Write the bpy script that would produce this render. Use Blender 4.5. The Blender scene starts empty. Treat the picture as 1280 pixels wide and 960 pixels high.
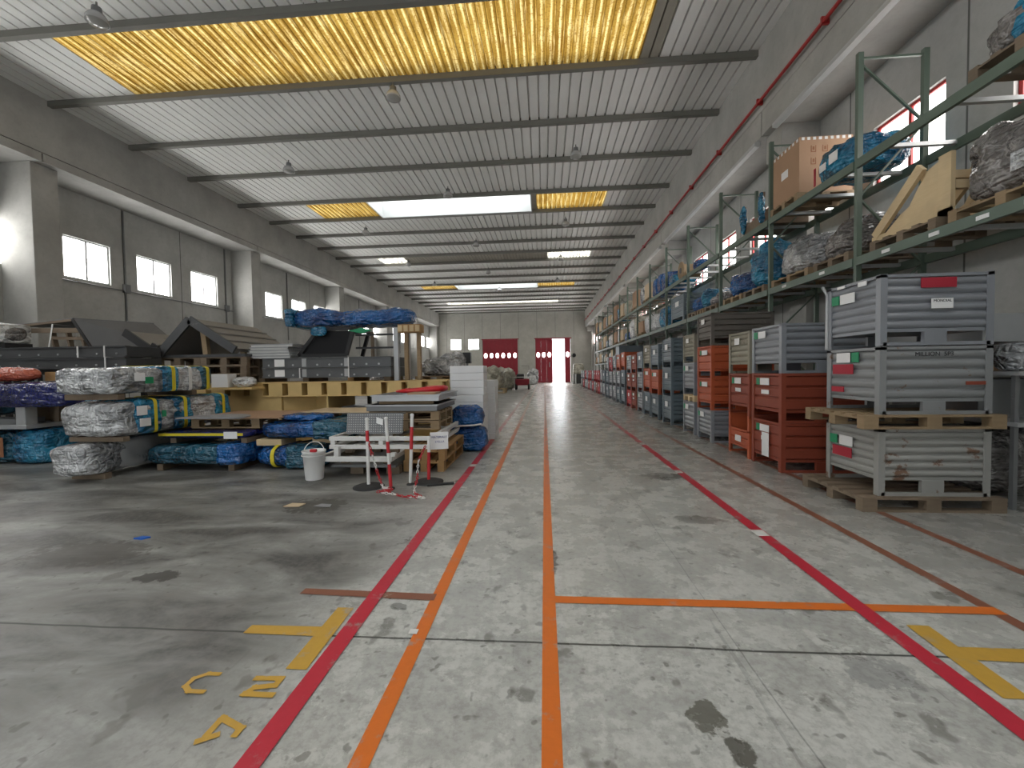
import bpy, math, random
from mathutils import Vector, Matrix, noise
PI = math.pi
SKY_STRENGTH, EXPO, SUN_E = 2.3, 1.22, 4.0
sc = bpy.context.scene
col = sc.collection
rnd = random.Random(7)

# ------------------------------------------------------------------ mesh helpers
class MB:
    """collects shapes; build() links them as ONE mesh object"""
    def __init__(s): s.v = []; s.f = []; s.sm = []
    def add(s, vs, fs, smooth=False):
        n = len(s.v); s.v += [tuple(v) for v in vs]
        s.f += [tuple(i + n for i in f) for f in fs]; s.sm += [smooth] * len(fs); return s
    def box(s, x0, x1, y0, y1, z0, z1, M=None):
        vs = [Vector(p) for p in ((x0,y0,z0),(x1,y0,z0),(x1,y1,z0),(x0,y1,z0),(x0,y0,z1),(x1,y0,z1),(x1,y1,z1),(x0,y1,z1))]
        if M: vs = [M @ v for v in vs]
        return s.add(vs, [(0,3,2,1),(4,5,6,7),(0,1,5,4),(1,2,6,5),(2,3,7,6),(3,0,4,7)])
    def cbox(s, cx, cy, cz, sx, sy, sz, M=None):
        return s.box(cx-sx/2, cx+sx/2, cy-sy/2, cy+sy/2, cz-sz/2, cz+sz/2, M)
    def bar(s, a, b, w, h, up=(0,0,1)):
        a = Vector(a); b = Vector(b); d = b - a; L = d.length; d.normalize()
        u = Vector(up)
        if abs(d.dot(u)) > .99: u = Vector((0,1,0))
        r = d.cross(u).normalized(); u = r.cross(d)
        vs = []
        for t in (a, b):
            for i, j in ((-1,-1),(1,-1),(1,1),(-1,1)): vs.append(t + r*(w/2*i) + u*(h/2*j))
        return s.add(vs, [(0,1,2,3),(7,6,5,4),(0,4,5,1),(1,5,6,2),(2,6,7,3),(3,7,4,0)])
    def tube(s, pts, r, n=8, closed=False):
        pts = [Vector(p) for p in pts]; m = len(pts); vs = []; up = Vector((0,0,1))
        prev = None
        for i, p in enumerate(pts):
            a = pts[(i-1) % m] if (closed or i > 0) else p
            b = pts[(i+1) % m] if (closed or i < m-1) else p
            d = (b - a).normalized()
            if prev is None:
                x = d.cross(up if abs(d.z) < .95 else Vector((1,0,0))).normalized()
            else:
                x = (prev - d*prev.dot(d)).normalized()
            prev = x; y = d.cross(x)
            rr = r[i] if isinstance(r, (list, tuple)) else r
            for k in range(n):
                t = 2*PI*k/n; vs.append(p + x*(rr*math.cos(t)) + y*(rr*math.sin(t)))
        fs = []
        for i in range(m if closed else m-1):
            j = (i+1) % m
            for k in range(n):
                l = (k+1) % n; fs.append((i*n+k, i*n+l, j*n+l, j*n+k))
        s.add(vs, fs, True)
        if not closed:
            s.add(vs[:n], [tuple(range(n-1,-1,-1))]); s.add(vs[-n:], [tuple(range(n))])
        return s
    def lathe(s, prof, n=24, c=(0,0,0), cap=True):
        vs = []
        for (r, z) in prof:
            for k in range(n):
                t = 2*PI*k/n; vs.append((c[0]+r*math.cos(t), c[1]+r*math.sin(t), c[2]+z))
        fs = []
        for i in range(len(prof)-1):
            for k in range(n):
                l = (k+1) % n; fs.append((i*n+k, i*n+l, (i+1)*n+l, (i+1)*n+k))
        s.add(vs, fs, True)
        if cap:
            s.add(vs[:n], [tuple(range(n-1,-1,-1))]); s.add(vs[-n:], [tuple(range(n))])
        return s
    def prism(s, poly, ax, a, b, smooth=False):
        """extrude a closed 2-D outline along an axis: x:(y,z) y:(x,z) z:(x,y)"""
        def P(p, t): return {'x': (t,p[0],p[1]), 'y': (p[0],t,p[1]), 'z': (p[0],p[1],t)}[ax]
        n = len(poly); vs = [P(p,a) for p in poly] + [P(p,b) for p in poly]
        s.add(vs, [(i,(i+1)%n,n+(i+1)%n,n+i) for i in range(n)], smooth)
        s.add(vs, [tuple(range(n-1,-1,-1)), tuple(range(n,2*n))]); return s
    def strip(s, poly, ax, a, b, smooth=False):
        def P(p, t): return {'x': (t,p[0],p[1]), 'y': (p[0],t,p[1]), 'z': (p[0],p[1],t)}[ax]
        n = len(poly); vs = [P(p,a) for p in poly] + [P(p,b) for p in poly]
        return s.add(vs, [(i,i+1,n+i+1,n+i) for i in range(n-1)], smooth)
    def grid(s, fn, nu, nv, smooth=True):
        vs = [fn(i/nu, j/nv) for j in range(nv+1) for i in range(nu+1)]
        return s.add(vs, [(j*(nu+1)+i, j*(nu+1)+i+1, (j+1)*(nu+1)+i+1, (j+1)*(nu+1)+i) for j in range(nv) for i in range(nu)], smooth)
    def xf(s, M): s.v = [tuple(M @ Vector(v)) for v in s.v]; return s
    def build(s, name, mat, parent=None, bevel=0, loc=None, rz=0):
        me = bpy.data.meshes.new(name); me.from_pydata(s.v, [], s.f)
        me.polygons.foreach_set('use_smooth', s.sm)
        me.materials.append(mat); me.update()
        o = bpy.data.objects.new(name, me); col.objects.link(o)
        if parent: o.parent = parent
        if loc: o.location = loc
        o.rotation_euler.z = rz
        if bevel:
            b = o.modifiers.new('bevel', 'BEVEL'); b.width = bevel; b.segments = 2; b.limit_method = 'ANGLE'; b.angle_limit = .9
        return o

def tag(o, label, cat, group=None):
    o['label'] = label; o['category'] = cat
    if group: o['group'] = group
    return o
def thing(name, label, cat, loc=(0,0,0), rz=0, group=None):
    o = bpy.data.objects.new(name, None); col.objects.link(o); o.empty_display_size = .1
    o.location = loc; o.rotation_euler.z = rz
    return tag(o, label, cat, group)
def struct(o): o['kind'] = 'structure'; return o
def dup(o, parent=None):
    c = o.copy(); col.objects.link(c)
    if parent: c.parent = parent
    for ch in list(o.children): dup(ch, c)
    return c
def text(name, body, size, mat, parent, loc, rot, ex=.001):
    cu = bpy.data.curves.new(name, 'FONT'); cu.body = body; cu.size = size; cu.extrude = ex
    cu.align_x = 'CENTER'; cu.align_y = 'CENTER'; cu.materials.append(mat)
    t = bpy.data.objects.new(name, cu); col.objects.link(t)
    me = bpy.data.meshes.new_from_object(t.evaluated_get(bpy.context.evaluated_depsgraph_get())); bpy.data.objects.remove(t)
    o = bpy.data.objects.new(name, me); col.objects.link(o); o.parent = parent
    o.location = loc; o.rotation_euler = rot; return o

# ------------------------------------------------------------------ materials
class N:
    def __init__(s, name):
        s.m = bpy.data.materials.new(name); s.m.use_nodes = True; s.t = s.m.node_tree; s.t.nodes.clear()
        s.out = s.t.nodes.new('ShaderNodeOutputMaterial')
        s.tc = s.t.nodes.new('ShaderNodeTexCoord')
    def n(s, kind, **kw):
        x = s.t.nodes.new('ShaderNode' + kind)
        for k, v in kw.items(): setattr(x, k, v)
        return x
    def l(s, a, b): s.t.links.new(a, b)
    def setin(s, sock, v):
        if hasattr(v, 'is_output'): s.l(v, sock)
        else: sock.default_value = v
    def noise(s, scale, detail=4, rough=.55, vec=None, sc3=None, ntype='FBM', dist=0):
        x = s.n('TexNoise'); x.noise_type = ntype
        x.inputs['Scale'].default_value = scale; x.inputs['Detail'].default_value = detail
        x.inputs['Roughness'].default_value = rough; x.inputs['Distortion'].default_value = dist
        v = vec or s.tc.outputs['Object']
        if sc3:
            mp = s.n('Mapping'); mp.inputs['Scale'].default_value = sc3; s.l(v, mp.inputs['Vector']); v = mp.outputs[0]
        s.l(v, x.inputs['Vector']); return x.outputs['Fac']
    def ramp(s, fac, *stops):
        r = s.n('ValToRGB'); e = r.color_ramp.elements
        while len(e) < len(stops): e.new(.5)
        for i, (p, c) in enumerate(stops):
            e[i].position = p; e[i].color = tuple(c) + (1,) if hasattr(c, '__len__') else (c,c,c,1)
        s.l(fac, r.inputs['Fac']); return r.outputs['Color']
    def mix(s, fac, a, b, mode='MIX'):
        x = s.n('Mix', data_type='RGBA', blend_type=mode)
        s.setin(x.inputs[0], fac)
        for sock, v in ((x.inputs[6], a), (x.inputs[7], b)):
            if hasattr(v, 'is_output'): s.l(v, sock)
            else: sock.default_value = (tuple(v) + (1,))[:4] if hasattr(v, '__len__') else (v,v,v,1)
        return x.outputs[2]
    def math(s, op, a, b=0, c=0, clamp=False):
        x = s.n('Math', operation=op); x.use_clamp = clamp
        s.setin(x.inputs[0], a); s.setin(x.inputs[1], b); s.setin(x.inputs[2], c); return x.outputs[0]
    def sep(s, v=None):
        x = s.n('SeparateXYZ'); s.l(v or s.tc.outputs['Object'], x.inputs[0]); return x.outputs
    def smooth(s, v, a, b):
        x = s.n('MapRange', interpolation_type='SMOOTHSTEP'); s.l(v, x.inputs['Value'])
        x.inputs['From Min'].default_value = a; x.inputs['From Max'].default_value = b; return x.outputs[0]
    def bsdf(s, base, rough=.5, metal=0, bump=None, bs=.3, bd=.01, spec=None, **kw):
        p = s.n('BsdfPrincipled')
        def sv(nm, v):
            k = p.inputs[nm]
            if hasattr(v, 'is_output'): s.l(v, k)
            elif hasattr(v, '__len__'): k.default_value = (tuple(v) + (1,))[:4]
            else: k.default_value = v
        sv('Base Color', base); sv('Roughness', rough); sv('Metallic', metal)
        if spec is not None: sv('Specular IOR Level', spec)
        for k, v in kw.items(): sv(k.replace('_', ' '), v)
        if bump is not None:
            b = s.n('Bump'); b.inputs['Strength'].default_value = bs; b.inputs['Distance'].default_value = bd
            s.l(bump, b.inputs['Height']); s.l(b.outputs[0], p.inputs['Normal'])
        s.l(p.outputs[0], s.out.inputs['Surface']); return s.m

MATS = {}
def paint(name, c, wear=(.25,.22,.2), amt=.3, rough=.5, metal=0, scale=6, dirt=.25):
    """painted or bare metal with worn patches and grime"""
    k = N(name)
    n1 = k.noise(scale, 6, .65); n2 = k.noise(scale*.35, 3)
    w = k.ramp(n1, (.71 - amt*.13, 0), (.75 - amt*.12, 1))
    b = k.mix(k.math('MULTIPLY', k.ramp(n2, (.35, 0), (.7, 1)), dirt), c, tuple(x*.45 for x in c))
    b = k.mix(k.math('MULTIPLY', w, min(1, amt*1.6)), b, wear)
    MATS[name] = k.bsdf(b, rough, metal, bump=n1, bs=.12, bd=.003); return MATS[name]
def flat(name, c, rough=.5, metal=0, var=.12, scale=5):
    k = N(name); n1 = k.noise(scale, 4)
    b = k.mix(n1, tuple(x*(1-var) for x in c), tuple(min(1,x*(1+var)) for x in c))
    MATS[name] = k.bsdf(b, rough, metal); return MATS[name]
def film(name, c, c2=None, rough=.16, bump=.9, glint=.12):
    """crinkled stretch film"""
    k = N(name)
    def fold(sc_, st, d): return k.math('ABSOLUTE', k.math('SUBTRACT', k.noise(sc_, 2, .5, dist=d, sc3=st), .5))
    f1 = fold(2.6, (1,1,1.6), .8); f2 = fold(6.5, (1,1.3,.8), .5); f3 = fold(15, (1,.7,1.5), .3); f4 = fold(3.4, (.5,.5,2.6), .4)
    r3 = k.noise(2.2, 3, .5)
    h = k.math('ADD', k.math('ADD', f1, k.math('MULTIPLY', f4, .8)), k.math('ADD', k.math('MULTIPLY', f2, .55), k.math('MULTIPLY', f3, .25)))
    c2 = c2 or tuple(min(1, x*1.5 + .04) for x in c)
    b = k.mix(k.ramp(r3, (.38, 0), (.66, 1)), c, c2)
    glint_c = tuple(min(.9, x*1.2 + glint) for x in c2)
    b = k.mix(k.math('MULTIPLY', k.ramp(f2, (.0, .75), (.05, 0)), k.ramp(r3, (.4,0),(.55,1))), b, glint_c)  # milky creases, painted as highlights along the folds
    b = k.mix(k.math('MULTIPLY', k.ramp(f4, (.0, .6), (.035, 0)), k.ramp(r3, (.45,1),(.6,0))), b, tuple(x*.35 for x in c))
    MATS[name] = k.bsdf(b, rough, 0, bump=h, bs=bump, bd=.24, spec=.9); return MATS[name]
def wood(name, c, c2):
    k = N(name); n1 = k.noise(3, 5, .6, sc3=(2,2,14)); n2 = k.noise(1.7, 3)
    b = k.mix(n1, c, c2); b = k.mix(k.math('MULTIPLY', k.ramp(n2, (.4,0),(.7,1)), .4), b, tuple(x*.4 for x in c))
    MATS[name] = k.bsdf(b, .75, bump=n1, bs=.2, bd=.004)

def make_materials():
    # floor slab
    k = N('concrete_floor'); X, Y, Z_ = k.sep()
    big = k.noise(.5, 6, .6); mid = k.noise(2.6, 8, .68); fine = k.noise(22, 5, .7)
    strk = k.noise(1.5, 6, .6, sc3=(.55, 1.5, 1), dist=.5)
    light = k.mix(k.ramp(mid, (.34,0),(.66,1)), (.35,.35,.325), (.56,.56,.52))
    dark = k.mix(k.ramp(strk, (.40,0),(.66,1)), (.082,.079,.074), (.33,.33,.31))
    dark = k.mix(k.ramp(mid, (.5,0),(.75,1)), dark, (.2,.19,.175))
    wob = k.math('MULTIPLY_ADD', big, 1.6, -.8)
    lm = k.smooth(k.math('ADD', X, wob), -1.0, -1.9)
    base = k.mix(lm, light, dark)
    rm = k.math('MULTIPLY', k.smooth(k.math('ADD', X, k.math('MULTIPLY', wob, .4)), 2.2, 3.4), .6)
    base = k.mix(rm, base, k.mix(mid, (.16,.155,.145), (.34,.33,.31)))
    base = k.mix(k.math('MULTIPLY', k.ramp(fine, (.40,1),(.55,0)), .35), base, (.2,.19,.17))
    sp = k.noise(4.5, 3, .5, sc3=(1,.8,1)); sp2 = k.noise(1.3, 2)
    spots = k.math('MULTIPLY', k.ramp(sp, (.63,0),(.67,1)), .6)
    base = k.mix(spots, base, (.13,.125,.11))
    sp3 = k.noise(13, 2, .4); base = k.mix(k.math('MULTIPLY', k.ramp(sp3, (.655,0),(.70,1)), .6), base, (.12,.115,.1))
    scr = k.noise(2.2, 3, .5, sc3=(6,.35,1), ntype='FBM', dist=.8)
    base = k.mix(k.math('MULTIPLY', k.ramp(scr, (.69,0),(.72,1)), .35), base, (.15,.15,.14))
    # oil patches
    o1 = k.noise(9, 5, .65)
    for (px, py, rx, ry, a, cc) in ((.68,1.80,.07,.09,.85,(.10,.095,.075)),(.75,1.64,.05,.06,.9,(.09,.085,.07)),(1.62,2.12,.15,.13,.5,(.14,.14,.14)),
            (1.5,4.2,.22,.12,.7,(.12,.115,.1)),(2.0,4.2,.15,.1,.6,(.12,.115,.1)),(1.62,5.9,.28,.2,.75,(.11,.105,.09)),(-.95,2.55,.06,.04,.7,(.1,.1,.09)),
            (-3.9,3.2,.5,.25,.6,(.07,.06,.05)),(-2.9,2.85,.16,.09,.8,(.05,.045,.04)),(-2.6,4.5,.35,.25,.7,(.06,.055,.04)),(0.03,3.25,.06,.2,.8,(.09,.08,.07))):
        dx = k.math('DIVIDE', k.math('SUBTRACT', X, px), rx); dy = k.math('DIVIDE', k.math('SUBTRACT', Y, py), ry)
        d = k.math('ADD', k.math('MULTIPLY', dx, dx), k.math('MULTIPLY', dy, dy))
        d = k.math('ADD', d, k.math('MULTIPLY_ADD', o1, 5, -2.5))
        base = k.mix(k.math('MULTIPLY', k.smooth(d, 1.15, .75), a), base, cc)
    # joints
    jw = k.math('MULTIPLY_ADD', k.noise(1.1, 4), .05, -.025)
    def joint(v, p, w, a):
        d = k.math('ABSOLUTE', k.math('ADD', k.math('SUBTRACT', v, p), jw)); return k.math('MULTIPLY', k.smooth(d, w, w*.3), a)
    for (v, p, w, a) in ((Y,2.25,.012,.95),(Y,11.5,.03,.6),(Y,20.5,.04,.5),(Y,29.5,.05,.4),(X,1.02,.006,.45),(X,4.2,.01,.4),(X,-4.4,.01,.3)):
        base = k.mix(joint(v,p,w,a), base, (.04,.04,.035))
    ro = k.math('ADD', k.math('MULTIPLY_ADD', mid, .30, .12), k.math('MULTIPLY', lm, .16))
    MATS['floor'] = k.bsdf(base, ro, bump=fine, bs=.12, bd=.004, spec=.5)
    # walls
    for nm, c1, c2, off, ax in (('concrete_wall',(.36,.36,.345),(.50,.50,.48),.0,1),('concrete_far',(.40,.39,.35),(.50,.49,.45),.9,0)):
        k = N(nm); s3 = k.sep(); a = k.noise(.8, 6, .6); b = k.noise(7, 6, .7)
        base = k.mix(k.ramp(a,(.3,0),(.7,1)), c1, c2)
        base = k.mix(k.math('MULTIPLY', k.ramp(b,(.45,0),(.7,1)), .3), base, (.3,.3,.28))
        per = 2.25
        md = k.math('MODULO', k.math('ADD', s3[ax], 40*per - (10.93 if ax == 1 else 1.38)), per)
        d = k.math('ABSOLUTE', k.math('SUBTRACT', md, per/2)); j = k.smooth(d, per/2-.022, per/2-.008)
        base = k.mix(k.math('MULTIPLY', j, .85), base, (.06,.06,.055))
        MATS[nm] = k.bsdf(base, .85, bump=b, bs=.15, bd=.01)
    k = N('concrete_beam'); a = k.noise(.9, 6, .6); b = k.noise(8, 6, .7)
    base = k.mix(k.ramp(a,(.3,0),(.7,1)), (.33,.325,.305), (.46,.455,.43)); base = k.mix(k.math('MULTIPLY', k.ramp(b,(.5,0),(.7,1)), .25), base, (.25,.25,.23))
    MATS['concrete_beam'] = k.bsdf(base, .85, bump=b, bs=.15, bd=.01)
    # roof
    flat('roof_sheet', (.84,.84,.82), .55, 0, .06, 1.2); flat('purlin_paint', (.19,.185,.165), .6, 0, .1, 2)
    flat('roof_white', (.48,.49,.48), .6, 0, .04)
    k = N('amber_sheet'); X, Y, Z_ = k.sep()
    a = k.noise(1.6, 6, .62, sc3=(1,.5,1)); b = k.noise(24, 5, .7); d = k.noise(5, 3, .5, sc3=(3,.25,1))
    c = k.mix(k.ramp(a,(.3,0),(.68,1)), (.10,.05,.007), (.21,.13,.026))
    c = k.mix(k.math('MULTIPLY', k.ramp(d,(.55,0),(.68,1)), .6), c, (.41,.31,.125))
    rb = k.math('SINE', k.math('MULTIPLY_ADD', X, 2*PI/.2, k.math('MULTIPLY', d, 1.5))); c = k.mix(k.math('MULTIPLY', k.ramp(rb,(.55,0),(.9,1)), k.math('MULTIPLY', k.ramp(d,(.3,.15),(.6,1)), .8)), c, (.45,.36,.16))
    c = k.mix(k.math('MULTIPLY', k.ramp(b,(.52,0),(.6,1)), .65), c, (.09,.04,.005))
    tr = k.n('BsdfTranslucent'); k.l(c, tr.inputs[0]); df = k.n('BsdfDiffuse'); k.l(c, df.inputs[0])
    mx = k.n('MixShader'); mx.inputs[0].default_value = .25; k.l(tr.outputs[0], mx.inputs[1]); k.l(df.outputs[0], mx.inputs[2]); k.l(mx.outputs[0], k.out.inputs['Surface'])
    MATS['amber'] = k.m
    k = N('pale_sheet'); a = k.noise(9, 4, .6, sc3=(3,.3,1)); c = k.mix(k.ramp(a,(.45,0),(.6,1)), (.16,.15,.13), (.9,.85,.7))
    tr = k.n('BsdfTranslucent'); k.l(c, tr.inputs[0]); k.l(tr.outputs[0], k.out.inputs['Surface']); MATS['pale_sheet'] = k.m
    for nm, c, e in (('daylight_glass',(1.0,.99,.97), WIN_E),('daylight_glass_low',(1.0,.98,.95), WIN_R),('skylight_glass',(.95,.98,1.0), SKY_E)):
        k = N(nm); p = k.bsdf((.8,.8,.8), .3, Emission_Color=c, Emission_Strength=e); MATS[nm] = k.m
    # paints on the floor
    for nm, c in (('red_line',(.52,.022,.045)),('orange_line',(.70,.165,.018)),('brown_line',(.25,.095,.055)),('yellow_line',(.56,.33,.05)),('white_line',(.75,.74,.7))):
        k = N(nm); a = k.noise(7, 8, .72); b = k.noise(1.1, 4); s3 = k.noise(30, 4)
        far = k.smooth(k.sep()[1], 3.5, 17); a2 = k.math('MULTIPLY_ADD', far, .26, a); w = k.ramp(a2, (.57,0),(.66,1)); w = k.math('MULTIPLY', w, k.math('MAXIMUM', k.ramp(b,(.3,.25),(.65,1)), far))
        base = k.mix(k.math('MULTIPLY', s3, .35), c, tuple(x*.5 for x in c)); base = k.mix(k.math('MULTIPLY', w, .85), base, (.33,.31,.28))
        MATS[nm] = k.bsdf(base, .45, bump=a, bs=.1, bd=.003)
    # crates, racks, steel
    paint('grey_crate', (.25,.265,.29), (.2,.13,.09), .25, .34); paint('worn_crate', (.26,.27,.275), (.17,.10,.06), .55, .38, scale=5)
    paint('white_worn', (.33,.33,.31), (.16,.09,.055), .8, .42, scale=4.5); paint('blue_crate', (.14,.18,.21), (.12,.1,.09), .25, .45)
    paint('orange_crate', (.46,.095,.035), (.2,.1,.06), .35, .5); paint('rust_crate', (.27,.055,.028), (.13,.06,.04), .4, .55)
    paint('red_crate', (.45,.03,.035), (.16,.05,.04), .3, .5); paint('beige_crate', (.30,.28,.22), (.12,.09,.06), .7, .6, scale=9)
    paint('brown_crate', (.13,.115,.10), (.2,.18,.15), .5, .6, scale=9); paint('hood_steel', (.135,.137,.14), (.25,.25,.25), .3, .55, .1); paint('panel_steel', (.115,.12,.125), (.3,.3,.3), .3, .45, .2); paint('lit_steel', (.27,.255,.235), (.14,.14,.14), .5, .7, scale=3); paint('rack_green', (.12,.165,.13), (.25,.25,.22), .2, .45); paint('galvanised', (.55,.57,.57), (.4,.4,.4), .3, .4, .3)
    paint('dark_steel', (.075,.078,.082), (.2,.2,.2), .3, .5, .2); paint('black_steel', (.02,.02,.022), (.08,.08,.08), .2, .4, .1)
    paint('mid_steel', (.2,.205,.21), (.38,.38,.38), .35, .45, .3); paint('light_steel', (.45,.46,.47), (.25,.25,.25), .3, .4, .3)
    paint('yellow_steel', (.70,.50,.21), (.3,.2,.1), .2, .6, dirt=.3); paint('white_paint', (.74,.74,.72), (.4,.36,.3), .2, .45)
    paint('red_paint', (.52,.02,.03), (.7,.65,.6), .2, .5); paint('door_red', (.30,.018,.035), (.2,.03,.03), .15, .5); paint('pipe_red', (.42,.02,.02), (.2,.05,.04), .2, .45)
    k = N('tread_plate'); X, Y, Z_ = k.sep()
    u = k.math('SINE', k.math('MULTIPLY', k.math('ADD', X, Z_), 90)); v = k.math('SINE', k.math('MULTIPLY', k.math('SUBTRACT', X, Z_), 90)); d = k.math('MULTIPLY', u, v)
    MATS['tread_plate'] = k.bsdf(k.mix(k.ramp(d,(.5,0),(.75,1)), (.17,.175,.18), (.5,.5,.5)), .4, .5, bump=d, bs=.6, bd=.004)
    wood('pallet_wood', (.36,.26,.15), (.24,.165,.095)); wood('old_wood', (.16,.115,.075), (.26,.2,.14)); wood('amber_wood', (.46,.27,.11), (.32,.19,.08)); wood('pale_wood', (.72,.57,.35), (.62,.46,.26))
    flat('cardboard', (.40,.25,.155), .8, 0, .1, 3); flat('pale_card', (.60,.47,.31), .8, 0, .1, 3); flat('grey_card', (.30,.30,.31), .8, 0, .08)
    # films
    film('blue_film', (.002,.045,.19), (.006,.125,.40), glint=.04); film('cyan_film', (.005,.11,.24), (.02,.28,.48), glint=.06); film('navy_film', (.005,.008,.07), (.01,.016,.12), .25, .4, glint=.0)
    film('teal_film', (.008,.06,.10), (.02,.12,.19), glint=.03); film('silver_film', (.20,.21,.22), (.60,.61,.62), .10, 1); film('grey_film', (.16,.155,.16), (.34,.33,.34), .2, .9)
    film('brown_film', (.11,.102,.098), (.27,.255,.245), .15, 1); film('red_film', (.33,.035,.015), (.5,.1,.05), .25, .7, glint=.03); film('white_film', (.6,.61,.62), (.8,.81,.82), .2, .9)
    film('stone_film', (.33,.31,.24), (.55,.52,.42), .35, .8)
    for nm, c, r in (('white_paper',(.82,.82,.82),.7),('green_tag',(.01,.26,.11),.5),('red_tag',(.40,.02,.04),.6),('ink',(.02,.02,.025),.7),('blue_ink',(.03,.04,.22),.7),('yellow_strap',(.70,.58,.03),.5),
            ('white_strap',(.75,.75,.74),.5),('white_foam',(.82,.83,.84),.85),('bucket_white',(.80,.80,.79),.35),('red_plastic',(.58,.012,.02),.4),('lamp_glass',(.35,.35,.33),.15),('rubber',(.03,.03,.03),.8),
            ('concrete_apron',(.7,.7,.68),.8),('blue_plastic',(.02,.12,.5),.3),('clear_grey',(.5,.5,.5),.2),('printed_brown',(.28,.12,.06),.8)):
        flat(nm, c, r, 0, .05)
WIN_E, WIN_R, SKY_E = 6.0, 3.0, 2.5
make_materials()
M_ = MATS
# ------------------------------------------------------------------ the building
Y0, Y1 = -9.0, 51.35
XL, XR = -14.2, 5.95
struct(MB().box(XL-.3, XR+.3, Y0, Y1+.3, -.2, 0).build('floor', M_['floor']))
struct(MB().box(-20, 14, Y1+.3, Y1+40, -.2, -.01).build('ground_outside', M_['concrete_apron']))
LW = [11.4 + 2.25*k for k in range(-5, 18) if 11.4 + 2.25*k + 1.35 < Y1]
RW = [6.75 + 2.25*k for k in range(-3, 20) if 6.75 + 2.25*k + 1.35 < Y1]
def side_wall(name, xa, xb, wins, zs, zh):
    m = MB().box(xa, xb, Y0, Y1+.3, 0, zs).box(xa, xb, Y0, Y1+.3, zh, 9.3)
    y = Y0
    for w in wins: m.box(xa, xb, y, w, zs, zh); y = w + 1.35
    m.box(xa, xb, y, Y1+.3, zs, zh)
    struct(m.build(name, M_['concrete_wall']))
side_wall('wall_left', XL-.25, XL, LW, 4.5, 5.76)
side_wall('wall_right', XR, XR+.25, RW, 4.6, 5.75)
nwin = 0
def window(x, inward, y, z0, z1, axis='y', w=1.35, glass='daylight_glass'):
    global nwin; nwin += 1
    fr = MB()
    def B(a, b, c, d):      # along, height
        if axis == 'y': fr.box(min(x-.06*inward, x-.13*inward), max(x-.06*inward, x-.13*inward), y+a, y+b, c, d)
        else: fr.box(y+a, y+b, x+.06, x+.13, c, d)
    B(0, .05, z0, z1); B(w-.05, w, z0, z1); B(.05, w-.05, z0, z0+.05); B(.05, w-.05, z1-.05, z1); B(w/2-.03, w/2+.03, z0+.05, z1-.05)
    f = struct(fr.build('window_%d' % nwin, M_['pipe_red'] if (axis == 'y' and inward < 0) else M_['galvanised']))
    g = MB()
    if axis == 'y':
        xx = x - .1*inward; g.box(xx-.004, xx+.004, y+.05, y+w-.05, z0+.05, z1-.05)
    else: g.box(y+.05, y+w-.05, x+.09, x+.10, z0+.05, z1-.05)
    g.build('window_pane', M_[glass], f)
for y in LW: window(XL, 1, y, 4.5, 5.76)
for y in RW: window(XR, -1, y, 4.6, 5.75, glass='daylight_glass_low')
# far wall with two windows, a closed gate and a gate standing half open
m = MB(); FW = [(-11.66, -10.30, 4.2, 5.52), (-9.43, -8.06, 4.2, 5.52)]; DZ = 5.36
xs = XL - .25
for a, b, z0, z1 in FW:
    m.box(xs, a, Y1, Y1+.3, 0, 9.3); m.box(a, b, Y1, Y1+.3, 0, z0); m.box(a, b, Y1, Y1+.3, z1, 9.3); xs = b
for a, b in ((-7.62, -3.25), (-1.08, 3.22)):
    m.box(xs, a, Y1, Y1+.3, 0, 9.3); m.box(a, b, Y1, Y1+.3, DZ, 9.3); xs = b
m.box(xs, XR+.25, Y1, Y1+.3, 0, 9.3)
struct(m.build('wall_far', M_['concrete_far']))
m = MB().box(XL-.25, -7.62, Y0-.3, Y0, 0, 9.3).box(-7.62, -3.25, Y0-.3, Y0, DZ, 9.3).box(-3.25, XR+.25, Y0-.3, Y0, 0, 9.3)
struct(m.build('wall_back', M_['concrete_far']))
for a, b, z0, z1 in FW: window(Y1, 0, a, z0, z1, 'x', b-a)
def gate(name, x0, n, w, swing=()):
    """folding sheet-metal gate of n leaves with oval lights"""
    root = thing(name, '', '', (0,0,0)); del root['label']; del root['category']; struct(root)
    for i in range(n):
        a = x0 + i*w
        lf = MB(); y = Y1 + .08
        lf.box(a+.001, a+w-.001, y, y+.05, .0, DZ)
        for xx in (a+.03, a+w-.09): lf.box(xx, xx+.06, y-.02, y, .03, DZ-.02)
        for zz in (.03, 1.7, DZ-.14): lf.box(a+.09, a+w-.09, y-.015, y, zz, zz+.1)
        p = lf.build('door_leaf', M_['door_red'], root)
        ov = MB(); c = a + w/2
        ov.prism([(c + .19*math.cos(t*PI/10), 3.42 + .30*math.sin(t*PI/10)) for t in range(20)], 'y', y-.025, y+.055)
        ov.build('oval_light', M_['daylight_glass'], p)
    return root
gate('door_1', -7.62, 6, .728)
gate('door_2', -1.08, 3, .685)
g3 = gate('door_3', 2.50, 1, .70)
MB().box(.62, .70, Y1+.03, Y1+.08, 1.9, 2.5).build('door_handle', M_['light_steel'], bpy.data.objects['door_2'])
struct(MB().box(-1.2, 3.34, Y1-.02, Y1+.02, DZ, DZ+.12).build('trim_1', M_['door_red']))
struct(MB().box(-7.74, -3.13, Y1-.02, Y1+.02, DZ, DZ+.12).build('trim_2', M_['door_red']))
# open leaves folded back outside the doorway
of = struct(MB().box(.985, 1.03, Y1+.32, Y1+1.0, .03, DZ-.05).build('door_4', M_['door_red']))
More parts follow.
